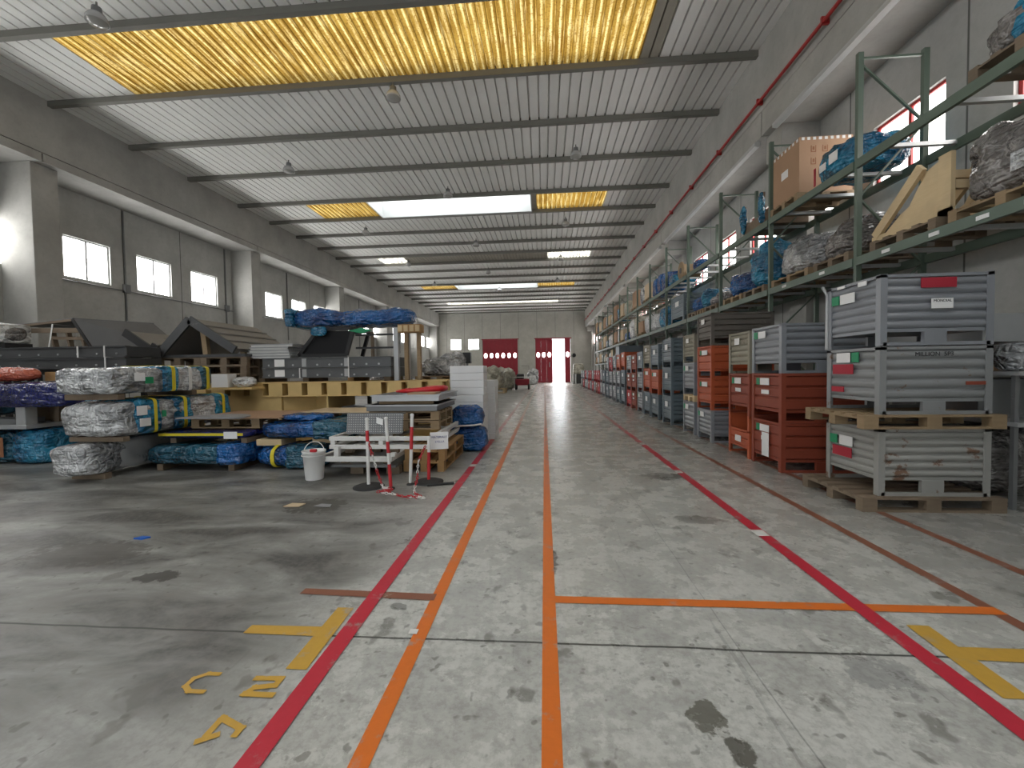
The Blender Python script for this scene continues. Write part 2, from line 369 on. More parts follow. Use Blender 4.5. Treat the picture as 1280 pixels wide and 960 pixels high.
# concrete edge beams, columns
def edge_beam(name, xf, xo, zt, zb, zm):
    s = 1 if xo > xf else -1
    a, b = sorted((xf, xo)); m = MB().box(a, b, Y0, Y1, zm, zt)
    a, b = sorted((xf + .05*s, xo)); m.box(a, b, Y0, Y1, zm-.03, zm)
    y = 1.9 - 8.15
    while y < Y1:
        a, b = sorted((xf - .015*s, xo)); m.box(a, b, max(y+.02, Y0), min(y+8.13, Y1), zb, zm-.03); y += 8.15
    struct(m.build(name, M_['concrete_beam']))
edge_beam('beam_left', -13.0, XL, 9.2, 7.13, 7.38)
edge_beam('beam_right', 5.0, XR, 9.2, 6.75, 7.32)
for k in range(-1, 6):
    y = 9.95 + 8.15*k
    m = MB().box(XL, -13.22, y, y+.62, 0, 7.13)
    struct(m.build('column', M_['concrete_beam'], bevel=.015))
    y = 9.55 + 8.15*k
    struct(MB().box(5.68, XR, y, y+.62, 0, 6.14).box(5.15, XR, y, y+.62, 6.14, 6.75).build('column', M_['concrete_beam'], bevel=.015))
# roof: purlins, ribbed sheets, amber and clear roof lights
PUR = [-8.5, -6.4, -4.3, -2.2, -.1, 2.0, 4.05, 6.1, 8.15, 10.27, 12.42, 14.6, 17.1, 19.15, 21.3, 23.4, 25.5, 27.5, 29.6, 31.9, 34.3, 36.4, 38.4, 40.5, 42.8, 45.0, 47.2, 49.3, 51.2]
for y in PUR:
    m = MB().prism([(y-.04, 8.66), (y+.08, 8.66), (y+.08, 8.68), (y-.02, 8.68), (y-.02, 8.78), (y+.08, 8.78), (y+.08, 8.80), (y-.04, 8.80)], 'x', -13.02, 5.02)
    m.box(-13.04, 5.04, y-.012, y+.012, 8.70, 9.02)
    struct(m.build('purlin', M_['purlin_paint']))
def ribs(x0, x1, z, pitch=.27):
    """downward pans with narrow grooves between them"""
    p = []; n = max(1, round((x1-x0)/pitch)); w = (x1-x0)/n
    for i in range(n):
        a = x0 + i*w; p += [(a, z+.09), (a+w*.10, z+.09), (a+w*.13, z), (a+w*.97, z), (a+w, z+.09)]
    return p
rows = {}
for i in range(len(PUR)-1): rows[i] = [(-13.05, 5.05, 'roof_sheet')]
def setrow(y, *segs):
    i = min(range(len(PUR)-1), key=lambda j: abs(PUR[j]-y)); rows[i] = segs
setrow(8.15, (-13.05,-10.5,'roof_sheet'), (-10.5,2.3,'amber'), (2.3,2.75,'dirty'), (2.75,5.05,'roof_sheet'))
setrow(17.1, (-13.05,-10.25,'roof_sheet'), (-10.25,-7.4,'amber'), (-7.4,-.5,'open'), (-.5,-.25,'dirty'), (-.25,2.65,'amber'), (2.65,5.05,'roof_sheet'))
setrow(25.5, (-13.05,-10.6,'roof_sheet'), (-10.6,-8.9,'pale_sheet'), (-8.9,.3,'dirty'), (.3,2.95,'pale_sheet'), (2.95,5.05,'roof_sheet'))
setrow(34.3, (-13.05,-10.5,'roof_sheet'), (-10.5,-7.4,'amber'), (-7.4,-.5,'open'), (-.5,2.6,'amber'), (2.6,5.05,'roof_sheet'))
setrow(42.8, (-13.05,-10.3,'roof_sheet'), (-10.3,1.5,'pale_sheet'), (1.5,5.05,'roof_sheet'))
setrow(-.1, (-13.05,-10.25,'roof_sheet'), (-10.25,-7.4,'amber'), (-7.4,2.6,'open'), (2.6,5.05,'roof_sheet'))  # unseen row overhead, skylight added to brighten the near floor
setrow(-8.5, (-13.05,-10.4,'roof_sheet'), (-10.4,2.6,'open'), (2.6,5.05,'roof_sheet'))  # unseen row behind the camera, wide skylight added for more light from above
flat('dirty_sheet', (.33,.31,.26), .7, 0, .2, 3); M_['dirty'] = M_['dirty_sheet']
cm = MB()
for i, segs in rows.items():
    ya, yb = PUR[i], PUR[i+1]
    for a, b, k in segs:
        if k == 'roof_sheet': cm.strip(ribs(a, b, 8.805), 'y', ya, yb)
        elif k == 'open':
            t = 9.75; w = MB().box(a-.04, a, ya, yb, 8.7, t).box(b, b+.04, ya, yb, 8.7, t).box(a, b, ya+.02, ya+.06, 8.7, t).box(a, b, yb-.09, yb-.05, 8.7, t)
            sk = struct(w.build('skylight', M_['roof_white']))
            MB().box(a, b, ya+.06, yb-.09, t-.06, t-.02).build('skylight_pane', M_['skylight_glass'], sk)
        else:
            struct(MB().strip(ribs(a, b, 8.805, .2), 'y', ya, yb).build('roof_light', M_[k]))
struct(cm.build('ceiling', M_['roof_sheet']))
# high-bay lamps under the purlins
def lamp():
    r = thing('high_bay_lamp', '', 'lamp', group='high-bay lamps under the roof')
    MB().tube([(0,0,.36),(0,0,.22)], .02).build('hanger', M_['purlin_paint'], r)
    MB().lathe([(.05,.25),(.09,.24),(.10,.12),(.07,.10)], 16).build('housing', M_['mid_steel'], r)
    MB().lathe([(.08,.12),(.15,.08),(.20,0),(.215,-.09),(.205,-.09),(.19,0),(.12,.07)], 20, cap=False).build('reflector', M_['clear_grey'], r)
    MB().lathe([(.20,-.085),(.17,-.12),(.09,-.145),(.01,-.15)], 20).build('lens', M_['lamp_glass'], r)
    return r
l0 = lamp(); first = True
ords = ['first','second','third','fourth','fifth','sixth','seventh','eighth','ninth','tenth','eleventh','twelfth','thirteenth','fourteenth','fifteenth','sixteenth','seventeenth','eighteenth','nineteenth','twentieth','twenty-first','twenty-second','twenty-third','twenty-fourth','twenty-fifth','twenty-sixth','twenty-seventh','twenty-eighth','twenty-ninth','thirtieth']
cnt = {}
for x, y in ((-8.46,7.55),(-3.65,10.27),(-8.46,13.55),(1.08,13.6),(-3.64,16.1),(-8.6,19.9),(1.07,19.85),(-3.6,22.5),(-8.5,26.0),(1.08,26.0),(-3.8,28.8),(-8.5,32.3),(1.08,32.3),(-3.7,35.2)):
    o = l0 if first else dup(l0); first = False
    o.location = (x, y, 8.36); o.scale = (.85,.85,.85)
    rw = 'wall-window side' if x < -6 else ('rack side' if x > 0 else 'middle of the roof')
    cnt[rw] = cnt.get(rw, 0) + 1
    o['label'] = 'grey domed high-bay lamp on the %s, %s from the near end' % (rw, ords[cnt[rw]-1])
# pipe, trunking, conduits
m = MB().tube([(4.90, -6, 7.5), (4.90, 12, 7.48), (4.90, 51, 7.45)], .035)
pp = tag(m.build('sprinkler_pipe', M_['pipe_red']), 'thin red pipe running the length of the concrete beam above the racks', 'pipe')
cl = MB()
for k in range(24): cl.box(4.86, 4.99, -1+k*2.2, -.96+k*2.2, 7.43, 7.56)
cl.build('bracket', M_['pipe_red'], pp); pp.children[0]['kind'] = 'stuff'
for k in range(6):
    y = 2.1 + 8.15*k
    t = MB().prism([(4.98, 6.745), (4.93, 6.71), (4.93, 6.63), (5.02, 6.61), (5.06, 6.64), (5.06, 6.745)], 'y', y, y+7.4)
    o = tag(t.build('cable_trunking', M_['galvanised']), 'long pale metal trunking under the beam above the racks, %s length from the near end' % ords[k], 'cable trunking', 'trunking lengths along the beam')
for k in range(0, 14):
    y = 10.95 + 2.25*k
    if k % 2 == 0 or k == 7: continue
    m = MB().tube([(XL+.03, y, 3.4), (XL+.03, y, 7.1)], .022, 6)
    r = tag(m.build('conduit', M_['mid_steel']), 'thin grey conduit down a panel joint of the window wall, %s from the near end' % ords[k//2], 'conduit', 'conduits on the window wall')
    MB().box(XL, XL+.12, y-.09, y+.09, 4.35, 4.62).build('junction_box', M_['mid_steel'], r)
for k in range(5):
    a = 10.59 + 8.15*k; m = MB().tube([(XL+.05, a, 4.40), (XL+.05, a+7.48, 4.40)], .018, 6)
    tag(m.build('conduit', M_['mid_steel']), 'thin horizontal conduit under the windows between concrete columns, %s bay from the near end' % ords[k], 'conduit')

# ------------------------------------------------------------------ floor paint
def quad_line(nm, pts, mat, z=.003):
    n = len(pts); return struct(MB().add([(p[0],p[1],z) for p in pts], [tuple(range(n))]).build(nm, M_[mat]))
def vline(x, y0, y1, w, mat, z=.003): quad_line('floor_line', [(x-w/2,y0),(x+w/2,y0),(x+w/2,y1),(x-w/2,y1)], mat, z)
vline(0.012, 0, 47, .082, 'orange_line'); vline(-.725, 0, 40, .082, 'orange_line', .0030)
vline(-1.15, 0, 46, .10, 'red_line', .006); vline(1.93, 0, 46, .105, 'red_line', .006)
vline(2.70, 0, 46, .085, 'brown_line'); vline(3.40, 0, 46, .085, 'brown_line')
quad_line('floor_line', [(.053,2.645),(2.74,2.655),(2.74,2.735),(.053,2.725)], 'orange_line', .0045)
quad_line('floor_line', [(-.74,2.63),(-.74,2.71),(-1.68,2.735),(-1.68,2.665)], 'brown_line', .0045)
quad_line('floor_line', [(-1.76,2.235),(-1.27,2.23),(-1.27,2.32),(-1.76,2.31)], 'yellow_line', .0045)
quad_line('floor_line', [(-1.33,1.97),(-1.22,1.97),(-1.23,2.52),(-1.335,2.52)], 'yellow_line', .0040)
quad_line('floor_line', [(2.03,1.98),(2.15,1.98),(2.18,2.52),(2.06,2.52)], 'yellow_line', .0040)
quad_line('floor_line', [(2.1,2.235),(2.52,2.225),(2.52,2.335),(2.1,2.335)], 'yellow_line', .0045)
def floor_mark(nm, strokes, w, z=.004):
    m = MB()
    for i, (a, b) in enumerate(strokes):
        d = Vector((b[0]-a[0], b[1]-a[1])).normalized()*w/2; p = Vector((-d.y, d.x))
        m.add([(a[0]-d.x+p.x,a[1]-d.y+p.y,z+i*.0003),(a[0]-d.x-p.x,a[1]-d.y-p.y,z+i*.0003),(b[0]+d.x-p.x,b[1]+d.y-p.y,z+i*.0003),(b[0]+d.x+p.x,b[1]+d.y+p.y,z+i*.0003)], [(0,1,2,3)])
    struct(m.build(nm, M_['yellow_line']))
floor_mark('floor_letter', [((-1.645,1.915),(-1.70,1.915)),((-1.70,1.915),(-1.745,1.88)),((-1.745,1.88),(-1.745,1.83)),((-1.745,1.83),(-1.70,1.80)),((-1.70,1.80),(-1.63,1.80))], .025)
floor_mark('floor_letter', [((-1.43,1.90),(-1.31,1.905)),((-1.31,1.905),(-1.31,1.86)),((-1.31,1.86),(-1.40,1.84)),((-1.40,1.84),(-1.42,1.80)),((-1.42,1.80),(-1.29,1.80))], .032)
floor_mark('floor_letter', [((-1.42,1.585),(-1.42,1.665)),((-1.42,1.665),(-1.30,1.62)),((-1.30,1.62),(-1.30,1.59)),((-1.38,1.58),(-1.43,1.55))], .03)
for i, (x, y, a, b) in enumerate(((1.92,3.87,.11,.14),(1.92,6.15,.09,.16),(1.93,8.46,.09,.25),(-1.15,6.5,.1,.16),(-.77,2.30,.05,.045))):
    quad_line('floor_line', [(x-a/2,y-b/2),(x+a/2,y-b/2),(x+a/2,y+b/2),(x-a/2,y+b/2)], 'white_line', .0072)

# ------------------------------------------------------------------ pallets, crates
def pallet(W=1.2, D=.8, mat='pallet_wood', H=.144, slats=5, label='', group=None, loc=(0,0,0), rz=0, name='wooden_pallet'):
    """long side along local X; blocks, bottom boards, cross boards, top slats"""
    r = thing(name, label, 'pallet', loc, rz, group); m = M_[mat]
    t = .022
    for y in (-D/2+.05, 0, D/2-.05):
        MB().cbox(0, y, t/2, W, .1, t).build('bottom_board', m, r)
        for x in (-W/2+.07, 0, W/2-.07):
            MB().cbox(x, y, t+(H-3*t)/2, .14, .1, H-3*t).build('block', m, r)
    for x in (-W/2+.07, 0, W/2-.07): MB().cbox(x, 0, H-1.5*t, .14, D, t).build('cross_board', m, r)
    for i in range(slats):
        y = -D/2 + .05 + i*(D-.1)/(slats-1); MB().cbox(0, y, H-t/2, W, .105, t).build('slat', m, r)
    return r
def rib_profile(z0, z1, n, dep, kind):
    p = []; h = (z1-z0)/n
    for i in range(n):
        a = z0 + i*h
        if kind == 'round':
            for t in range(7): q = t/6; p.append((dep*math.sin(PI*q)**.6, a + h*(.06+.88*q)))
        else: p += [(0, a+h*.05), (dep, a+h*.16), (dep, a+h*.84), (0, a+h*.95)]
    return p
def crate(W, D, H, mat, n=5, kind='round', foot=.17, front='full', tags=(), name='steel_crate', wear=None):
    """stackable steel box; the aisle end faces local -X, the near side -Y"""
    r = thing(name, '', 'crate'); m = M_[mat]; hx, hy = W/2, D/2; pw = .065
    for sx in (-1, 1):
        for sy in (-1, 1):
            X, Y = sx*hx, sy*hy
            poly = [(X,Y),(X-sx*pw,Y),(X-sx*pw,Y-sy*.012),(X-sx*.012,Y-sy*.012),(X-sx*.012,Y-sy*pw),(X,Y-sy*pw)]
            MB().prism(poly, 'z', 0, H+.0).build('corner_post', m, r)
    z0, z1 = foot, H-.03
    for sy in (-1, 1):
        pr = rib_profile(z0, z1, n, .027, kind)
        poly = [(sy*(hy-.03), z0)] + [(sy*(hy-.032+o), z) for o, z in pr] + [(sy*(hy-.03), z1), (sy*(hy-.045), z1), (sy*(hy-.045), z0)]
        MB().prism(poly, 'x', -hx+.03, hx-.03).build('side_panel', m, r)
    zt = z1 if front == 'full' else z0 + (z1-z0)*.5
    pr = rib_profile(z0, zt, n if front == 'full' else 2, .018, kind)
    for sx, za in ((-1, zt), (1, z1)):
        pq = pr if sx < 0 else rib_profile(z0, z1, n, .018, kind)
        poly = [(sx*(hx-.03), z0)] + [(sx*(hx-.03+o), z) for o, z in pq] + [(sx*(hx-.03), za), (sx*(hx-.045), za), (sx*(hx-.045), z0)]
        ep = MB().prism(poly, 'y', -hy+.03, hy-.03).build('end_panel', m, r)
        if sx < 0: aisle = ep
    b = MB().box(-hx+.02, hx-.02, -hy+.02, hy-.02, foot-.03, foot)
    b.build('floor_pan', m, r)
    for s in (-1, 1): MB().box(-hx+.03, hx-.03, s*(hy-.02)-.02, s*(hy-.02)+.015, .0, .035).box(-W*.1, W*.1, s*(hy-.03)-.02, s*(hy-.03)+.02, .035, foot-.03).build('skid', m, r)
    b = MB()
    for s in (-1, 1): b.box(-hx, hx, s*(hy-.012)-.012, s*(hy-.012)+.012, H-.035, H-.005)
    b.box(hx-.024, hx, -hy, hy, H-.035, H-.005)
    if front == 'full': b.box(-hx, -hx+.024, -hy, hy, H-.035, H-.005)
    else: b.box(-hx, -hx+.024, -hy, hy, zt, zt+.03)
    b.build('rim', m, r)
    for (y, z, w, h, c) in tags:
        MB().box(-hx-.012, -hx-.004, y-w/2, y+w/2, z-h/2, z+h/2).build({'green_tag':'green_card','white_paper':'label_card','red_tag':'red_card'}.get(c,'label_card'), M_[c], aisle)['label'] = {'green_tag':'small green card','white_paper':'white paper label','red_tag':'red card'}[c]
    return r
CX = 3.32
def put(o, x0, y0, z, W, D, label, group, rz=0):
    o.location = (x0 + W/2, y0 + D/2, z); o.rotation_euler.z = rz; o['label'] = label
    if group: o['group'] = group
GS = 'steel crates stacked along the racks'
# the near stack on two wooden pallets
W1, D1 = 1.07, .80
pallet(1.36, 1.0, 'old_wood', .15, 6, 'dark weathered pallet on the floor carrying the stack of pale grey crates', None, (3.92, 4.99, 0), .0)
c = crate(W1, D1, .70, 'white_worn', 6, 'round', .19, tags=((.06,.50,.20,.11,'white_paper'),(.26,.50,.12,.10,'green_tag'),(.12,.37,.3,.11,'red_tag')))
put(c, 3.43, 4.55, .15, W1, D1, 'scuffed white-grey steel crate on the floor pallet, bottom of the nearest stack', GS)
pallet(1.34, .96, 'pallet_wood', .144, 6, 'pale wooden pallet between the bottom and middle grey crates of the nearest stack', None, (3.92, 4.98, .85), .0)
c = crate(W1, D1, .70, 'worn_crate', 5, 'round', .16, tags=((.10,.60,.24,.11,'white_paper'),(-.06,.60,.12,.11,'green_tag'),(.12,.47,.32,.11,'red_tag'),(.2,.24,.2,.07,'orange_tag') if False else (.2,.24,.2,.06,'red_tag')))
put(c, 3.43, 4.55, .994, W1, D1, 'pale grey steel crate with black stencil, middle of the nearest stack', GS)
text('stencil', 'MILLION  5P3', .062, M_['ink'], c, (-.02, -D1/2-.004, .615), (PI/2,0,0))
rs = MB().box(.28, .46, -D1/2-.012, -D1/2-.002, .30, .335); rs.build('rust_patch', M_['rust_crate'], c)
c = crate(W1, D1, .73, 'grey_crate', 6, 'round', .17, tags=((.06,.56,.22,.11,'white_paper'),(.25,.56,.12,.10,'green_tag'),(-.16,.68,.12,.05,'white_paper'),(.16,.70,.12,.03,'white_paper')))
put(c, 3.43, 4.55, 1.70, W1, D1, 'grey ribbed steel crate with red card and white label, top of the nearest stack', GS)
MB().box(-.16, .17, -D1/2-.014, -D1/2-.004, .58, .68).build('red_card', M_['red_tag'], c)
wl = MB().box(-.06, .14, -D1/2-.014, -D1/2-.004, .37, .47).build('white_label', M_['white_paper'], c)
text('printed_word', 'MONDIAL', .038, M_['ink'], wl, (.04, -D1/2-.0155, .445), (PI/2,0,0))
MB().tube([(W1/2-.03,D1/2-.05,.70),(W1/2+.02,D1/2-.05,.78),(W1/2+.14,D1/2-.05,.83),(W1/2+.08,D1/2-.05,.76),(W1/2-.02,D1/2-.05,.72)], .012, 6).build('lifting_hook', M_['mid_steel'], c)
for cc, zz in ((c, .73),):
    for sy in (-1,): MB().tube([(-W1/2-.005, D1/2, 0),(-W1/2-.005, D1/2, .66),(-W1/2-.05, D1/2+.02, .76)], .018, 6).build('stacking_horn', M_['light_steel'], cc)
# crate templates
TPL = {
 'grey': crate(1.2,.80,.68,'grey_crate',5,'round',tags=((.1,.56,.20,.10,'white_paper'),(.27,.56,.1,.1,'green_tag'))),
 'blue': crate(1.2,.80,.74,'blue_crate',5,'flat',tags=((.0,.52,.22,.14,'white_paper'),)),
 'orange': crate(1.2,.80,.68,'orange_crate',3,'flat',tags=((-.05,.54,.3,.10,'white_paper'),(.18,.54,.08,.10,'green_tag'))),
 'rust': crate(1.2,.80,.68,'rust_crate',3,'flat',tags=((.02,.56,.24,.10,'white_paper'),(.2,.56,.08,.10,'green_tag'),(.0,.41,.2,.06,'white_paper'))),
 'open': crate(1.2,.74,.68,'orange_crate',3,'flat',front='low',tags=((.0,.28,.2,.1,'white_paper'),)),
 'red': crate(1.2,.80,.68,'red_crate',4,'flat',tags=((.0,.5,.2,.12,'white_paper'),)),
 'brown': crate(1.2,.80,.64,'brown_crate',4,'flat',tags=((.05,.5,.18,.10,'white_paper'),)),
 'beige': crate(1.2,.80,.64,'beige_crate',5,'round',tags=((.05,.5,.18,.10,'white_paper'),)),
}
USED = set()
CN = {'grey':'pale grey ribbed','blue':'blue-grey','orange':'orange','rust':'rust-brown','open':'orange open-fronted','red':'dark red','beige':'dirty beige','brown':'dark grey-brown'}
def stack(y0, kinds, n, D=.8, x0=CX, H=None, tilt=0):
    z = 0; k = len(kinds)
    pos = {1:['alone'],2:['at the bottom','on top'],3:['at the bottom','in the middle','on top'],4:['at the bottom','second up','third up','on top']}[k]
    for i, kd in enumerate(kinds):
        t = TPL[kd]; o = t if kd not in USED else dup(t); USED.add(kd)
        h = {'blue':.74,'beige':.64,'brown':.64}.get(kd, .68); sz = (H or h)/h
        o.location = (x0 + .6, y0 + D/2, z); o.scale = (1, D/(.74 if kd == 'open' else .8), sz); z += h*sz
        o['label'] = '%s steel crate %s of the %s crate stack down the aisle' % (CN[kd], pos[i], ords[n]) if k > 1 else '%s steel crate standing alone at the %s place down the aisle' % (CN[kd], ords[n])
        o['group'] = GS
    return z
stack(6.12, ['rust','rust','grey'], 1, .84, H=.705)
stack(7.04, ['open','rust','beige'], 2, .76, H=.70)
stack(8.59, ['grey','orange','orange','brown'], 3, .76, H=.65)
pallet(1.2, .72, 'pale_wood', .14, 5, 'pale wooden pallet between the two grey crates of the fifth crate stack', None, (CX+.6, 9.90, .75))
z = .74
o = dup(TPL['grey']); put(o, CX, 9.53, 0, 1.2, .76, 'pale grey ribbed steel crate under the pallet at the bottom of the fifth stack', GS); o.scale = (1,.93,1.09)
o = dup(TPL['grey']); put(o, CX, 9.53, .89, 1.2, .76, 'pale grey ribbed steel crate on the pallet of the fifth crate stack', GS); o.scale = (1,.93,1.09)
o = dup(TPL['beige']); put(o, CX, 9.53, 1.632, 1.2, .76, 'dirty beige steel crate on top of the fifth crate stack', GS); o.scale = (1,.93,1.0)
seq = [(11.23,['blue','blue','blue'],.82,.77),(12.47,['blue','orange','blue'],.86,.74),(13.45,['blue','orange','beige'],.84,.76),(14.45,['grey','grey','blue'],.8,.70),
 (15.45,['rust','rust','rust'],.8,.68),(16.35,['red','rust','grey'],.8,.68),(17.6,['blue','blue','orange'],.85,.74),(18.7,['blue','grey','orange'],.85,.72),(19.8,['grey','grey','grey'],.85,.72),
 (20.9,['grey','grey','red'],.85,.70),(22.0,['blue','blue','grey'],.85,.72),(23.3,['grey','blue'],.85,.72),(24.4,['grey','grey'],.85,.75),(25.5,['red','red'],.85,.72),(26.5,['rust','red'],.85,.72),(27.6,['grey','red'],.85,.72),
 (28.8,['red','grey'],.85,.72),(30.0,['grey','red'],.85,.72),(31.3,['red','red'],.85,.72),(32.6,['grey','grey'],.85,.72),(34.0,['grey','red'],.85,.72),(35.6,['red','grey'],.85,.72),(37.4,['grey','grey'],.85,.72)]
for i, (y, ks, D, h) in enumerate(seq): stack(y, ks, i+5, D, H=h)
t = thing('steel_plate', 'big dark grey steel plate lying across the tops of crate stacks far along the aisle', 'steel plate', (CX+.62, 19.1, 2.165))
MB().cbox(0,0,.17,1.3,.9,.34).build('plate', M_['blue_crate'], t); MB().cbox(0,0,.355,1.34,.94,.03).build('edge_lip', M_['blue_crate'], t)

# ------------------------------------------------------------------ pallet racking
RX0, RX1 = 4.65, 5.62
UY = [3.85, 6.66, 9.06, 11.5, 14.0, 16.42, 18.9, 21.4, 23.85, 26.3, 28.75, 31.2, 33.7, 36.15, 38.6]
ZL = [2.99, 4.42]
rk = thing('pallet_rack', 'long grey-green steel pallet racking with two shelf levels along the wall', 'pallet rack')
g = M_['rack_green']
for i, y in enumerate(UY):
    fr = MB()
    for x in (RX0, RX1-.07): fr.box(x, x+.075, y-.03, y+.03, 0, 6.1)
    for x in (RX0, RX1-.07): fr.box(x-.04, x+.11, y-.06, y+.06, 0, .012)
    f = fr.build('upright_frame', g, rk)
    br = MB(); zz = [.3, 1.2, 2.1, 3.0, 4.0, 5.05, 5.95]
    br.bar((RX0+.04,y,6.02),(RX1-.03,y,6.02),.03,.03)
    for k in range(6):
        a, b = (RX0+.04, RX1-.03) if k % 2 == 0 else (RX1-.03, RX0+.04)
        br.bar((a,y,zz[k]),(b,y,zz[k+1]),.035,.025)
    br.build('brace', g, f)
for lv, z in enumerate(ZL):
    for i in range(len(UY)-1):
        for x in (RX0-.02, RX1-.03):
            MB().box(x, x+.05, UY[i]+.03, UY[i+1]-.03, z, z+.125).build('shelf_beam', g, rk)
        nb = 3 if i < 8 else 2
        for k in range(nb):
            y = UY[i] + (UY[i+1]-UY[i])*(k+.5)/nb
            MB().box(RX0+.03, RX1-.03, y-.03, y+.03, z+.06, z+.11).build('support_bar', M_['galvanised'], rk)
for i in range(8, len(UY)-1):
    for x in (RX0-.02, RX1-.03): MB().box(x, x+.05, UY[i]+.03, UY[i+1]-.03, 1.90, 2.0).build('shelf_beam', g, rk)
for k, y in enumerate((4.3, 4.75, 5.3, 6.0, 7.3, 8.4)):
    MB().box(RX0-.028, RX0-.0201, y, y+.13, 3.03, 3.075).build('beam_label', M_['white_paper'], rk)


# ------------------------------------------------------------------ wrapped goods
def crumple(L, D, H, seed, amp=.03, rnd_=.06, n=None, sag=0, taper=(1,1), hump=0, p=6.0):
    """rounded, crinkled package centred in plan, standing on z = 0"""
    m = MB(); off = Vector((seed*3.7, seed*1.3, seed*2.1))
    def pt(u, v, w):
        # superellipsoid-like rounding of the unit cube
        q = Vector((u, v, w)); r = (abs(u)**p + abs(v)**p + abs(w)**p)**(1/p)
        mx = max(abs(u), abs(v), abs(w)); q = q*(mx/r) if r else q
        x, y, z = q.x*L/2, q.y*D/2, (q.z*.5+.5)*H
        f = taper[0] + (taper[1]-taper[0])*(q.x*.5+.5); zz = z*f
        if hump: zz += hump*H*(noise.noise(Vector((x*1.7, y*1.7, 0)) + off))*(z/H)
        if sag: zz -= sag*math.sin(PI*(q.x*.5+.5))*H*(z/H)
        P = Vector((x, y, zz))
        a = noise.noise(P*4 + off)*.6 + noise.noise(P*13 + off)*.25 + (.45-abs(noise.noise(P*5 + off*2))*1.6)*.6 + (.3-abs(noise.noise(Vector((P.x*9,P.y*9,P.z*6)) + off*3)))*.5
        nrm = Vector((q.x, q.y, q.z)).normalized()
        d = amp*a
        P += nrm*d
        if P.z < .002: P.z = .002
        return P
    n = n or (max(8, int(L/.07)), max(6, int(D/.07)), max(5, int(H/.05)))
    n = tuple(min(k, 34) for k in n)
    for ax in range(3):
        o1, o2 = [(1,2),(2,0),(0,1)][ax]
        for s in (-1, 1):
            def fn(a, b):
                c = [0,0,0]; c[ax] = s; c[o1] = (2*a-1)*s; c[o2] = 2*b-1; return pt(*c)
            m.grid(fn, n[o1], n[o2])
    return m
def band(L, D, H, at, w, axis='x', g=.014):
    """flat strap round a package, across its length at 'at'"""
    m = MB()
    if axis == 'x':
        o = [(-D/2-g, -.004), (D/2+g, -.004), (D/2+g, H+g), (-D/2-g, H+g)]; i = [(-D/2-g+.006, .002), (D/2+g-.006, .002), (D/2+g-.006, H+g-.006), (-D/2-g+.006, H+g-.006)]
        vs = [(at-w/2, a, b) for a, b in o] + [(at+w/2, a, b) for a, b in o] + [(at-w/2, a, b) for a, b in i] + [(at+w/2, a, b) for a, b in i]
    else:
        o = [(-L/2-g, -.004), (L/2+g, -.004), (L/2+g, H+g), (-L/2-g, H+g)]; i = [(-L/2-g+.006, .002), (L/2+g-.006, .002), (L/2+g-.006, H+g-.006), (-L/2-g+.006, H+g-.006)]
        vs = [(a, at-w/2, b) for a, b in o] + [(a, at+w/2, b) for a, b in o] + [(a, at-w/2, b) for a, b in i] + [(a, at+w/2, b) for a, b in i]
    fs = []
    for k in range(4):
        l = (k+1) % 4; fs += [(k,l,4+l,4+k), (8+l,8+k,12+k,12+l), (l,k,8+k,8+l), (4+k,4+l,12+l,12+k)]
    return m.add(vs, fs)
def ring(L, D, H, at, w, p, g):
    m = MB(); n = 40; vs = []
    for xx, gg in ((at-w/2, g), (at+w/2, g), (at-w/2, g-.006), (at+w/2, g-.006)):
        for k in range(n):
            t = 2*PI*k/n; c, s = math.cos(t), math.sin(t); e = 2/p
            y = (D/2+gg)*math.copysign(abs(c)**e, c); z = H/2 + (H/2+gg)*math.copysign(abs(s)**e, s); vs.append((xx, y, max(z, .002)))
    fs = []
    for k in range(n):
        l = (k+1) % n; fs += [(k,l,n+l,n+k), (2*n+l,2*n+k,3*n+k,3*n+l), (l,k,2*n+k,2*n+l), (n+k,n+l,3*n+l,3*n+k)]
    return m.add(vs, fs, False)
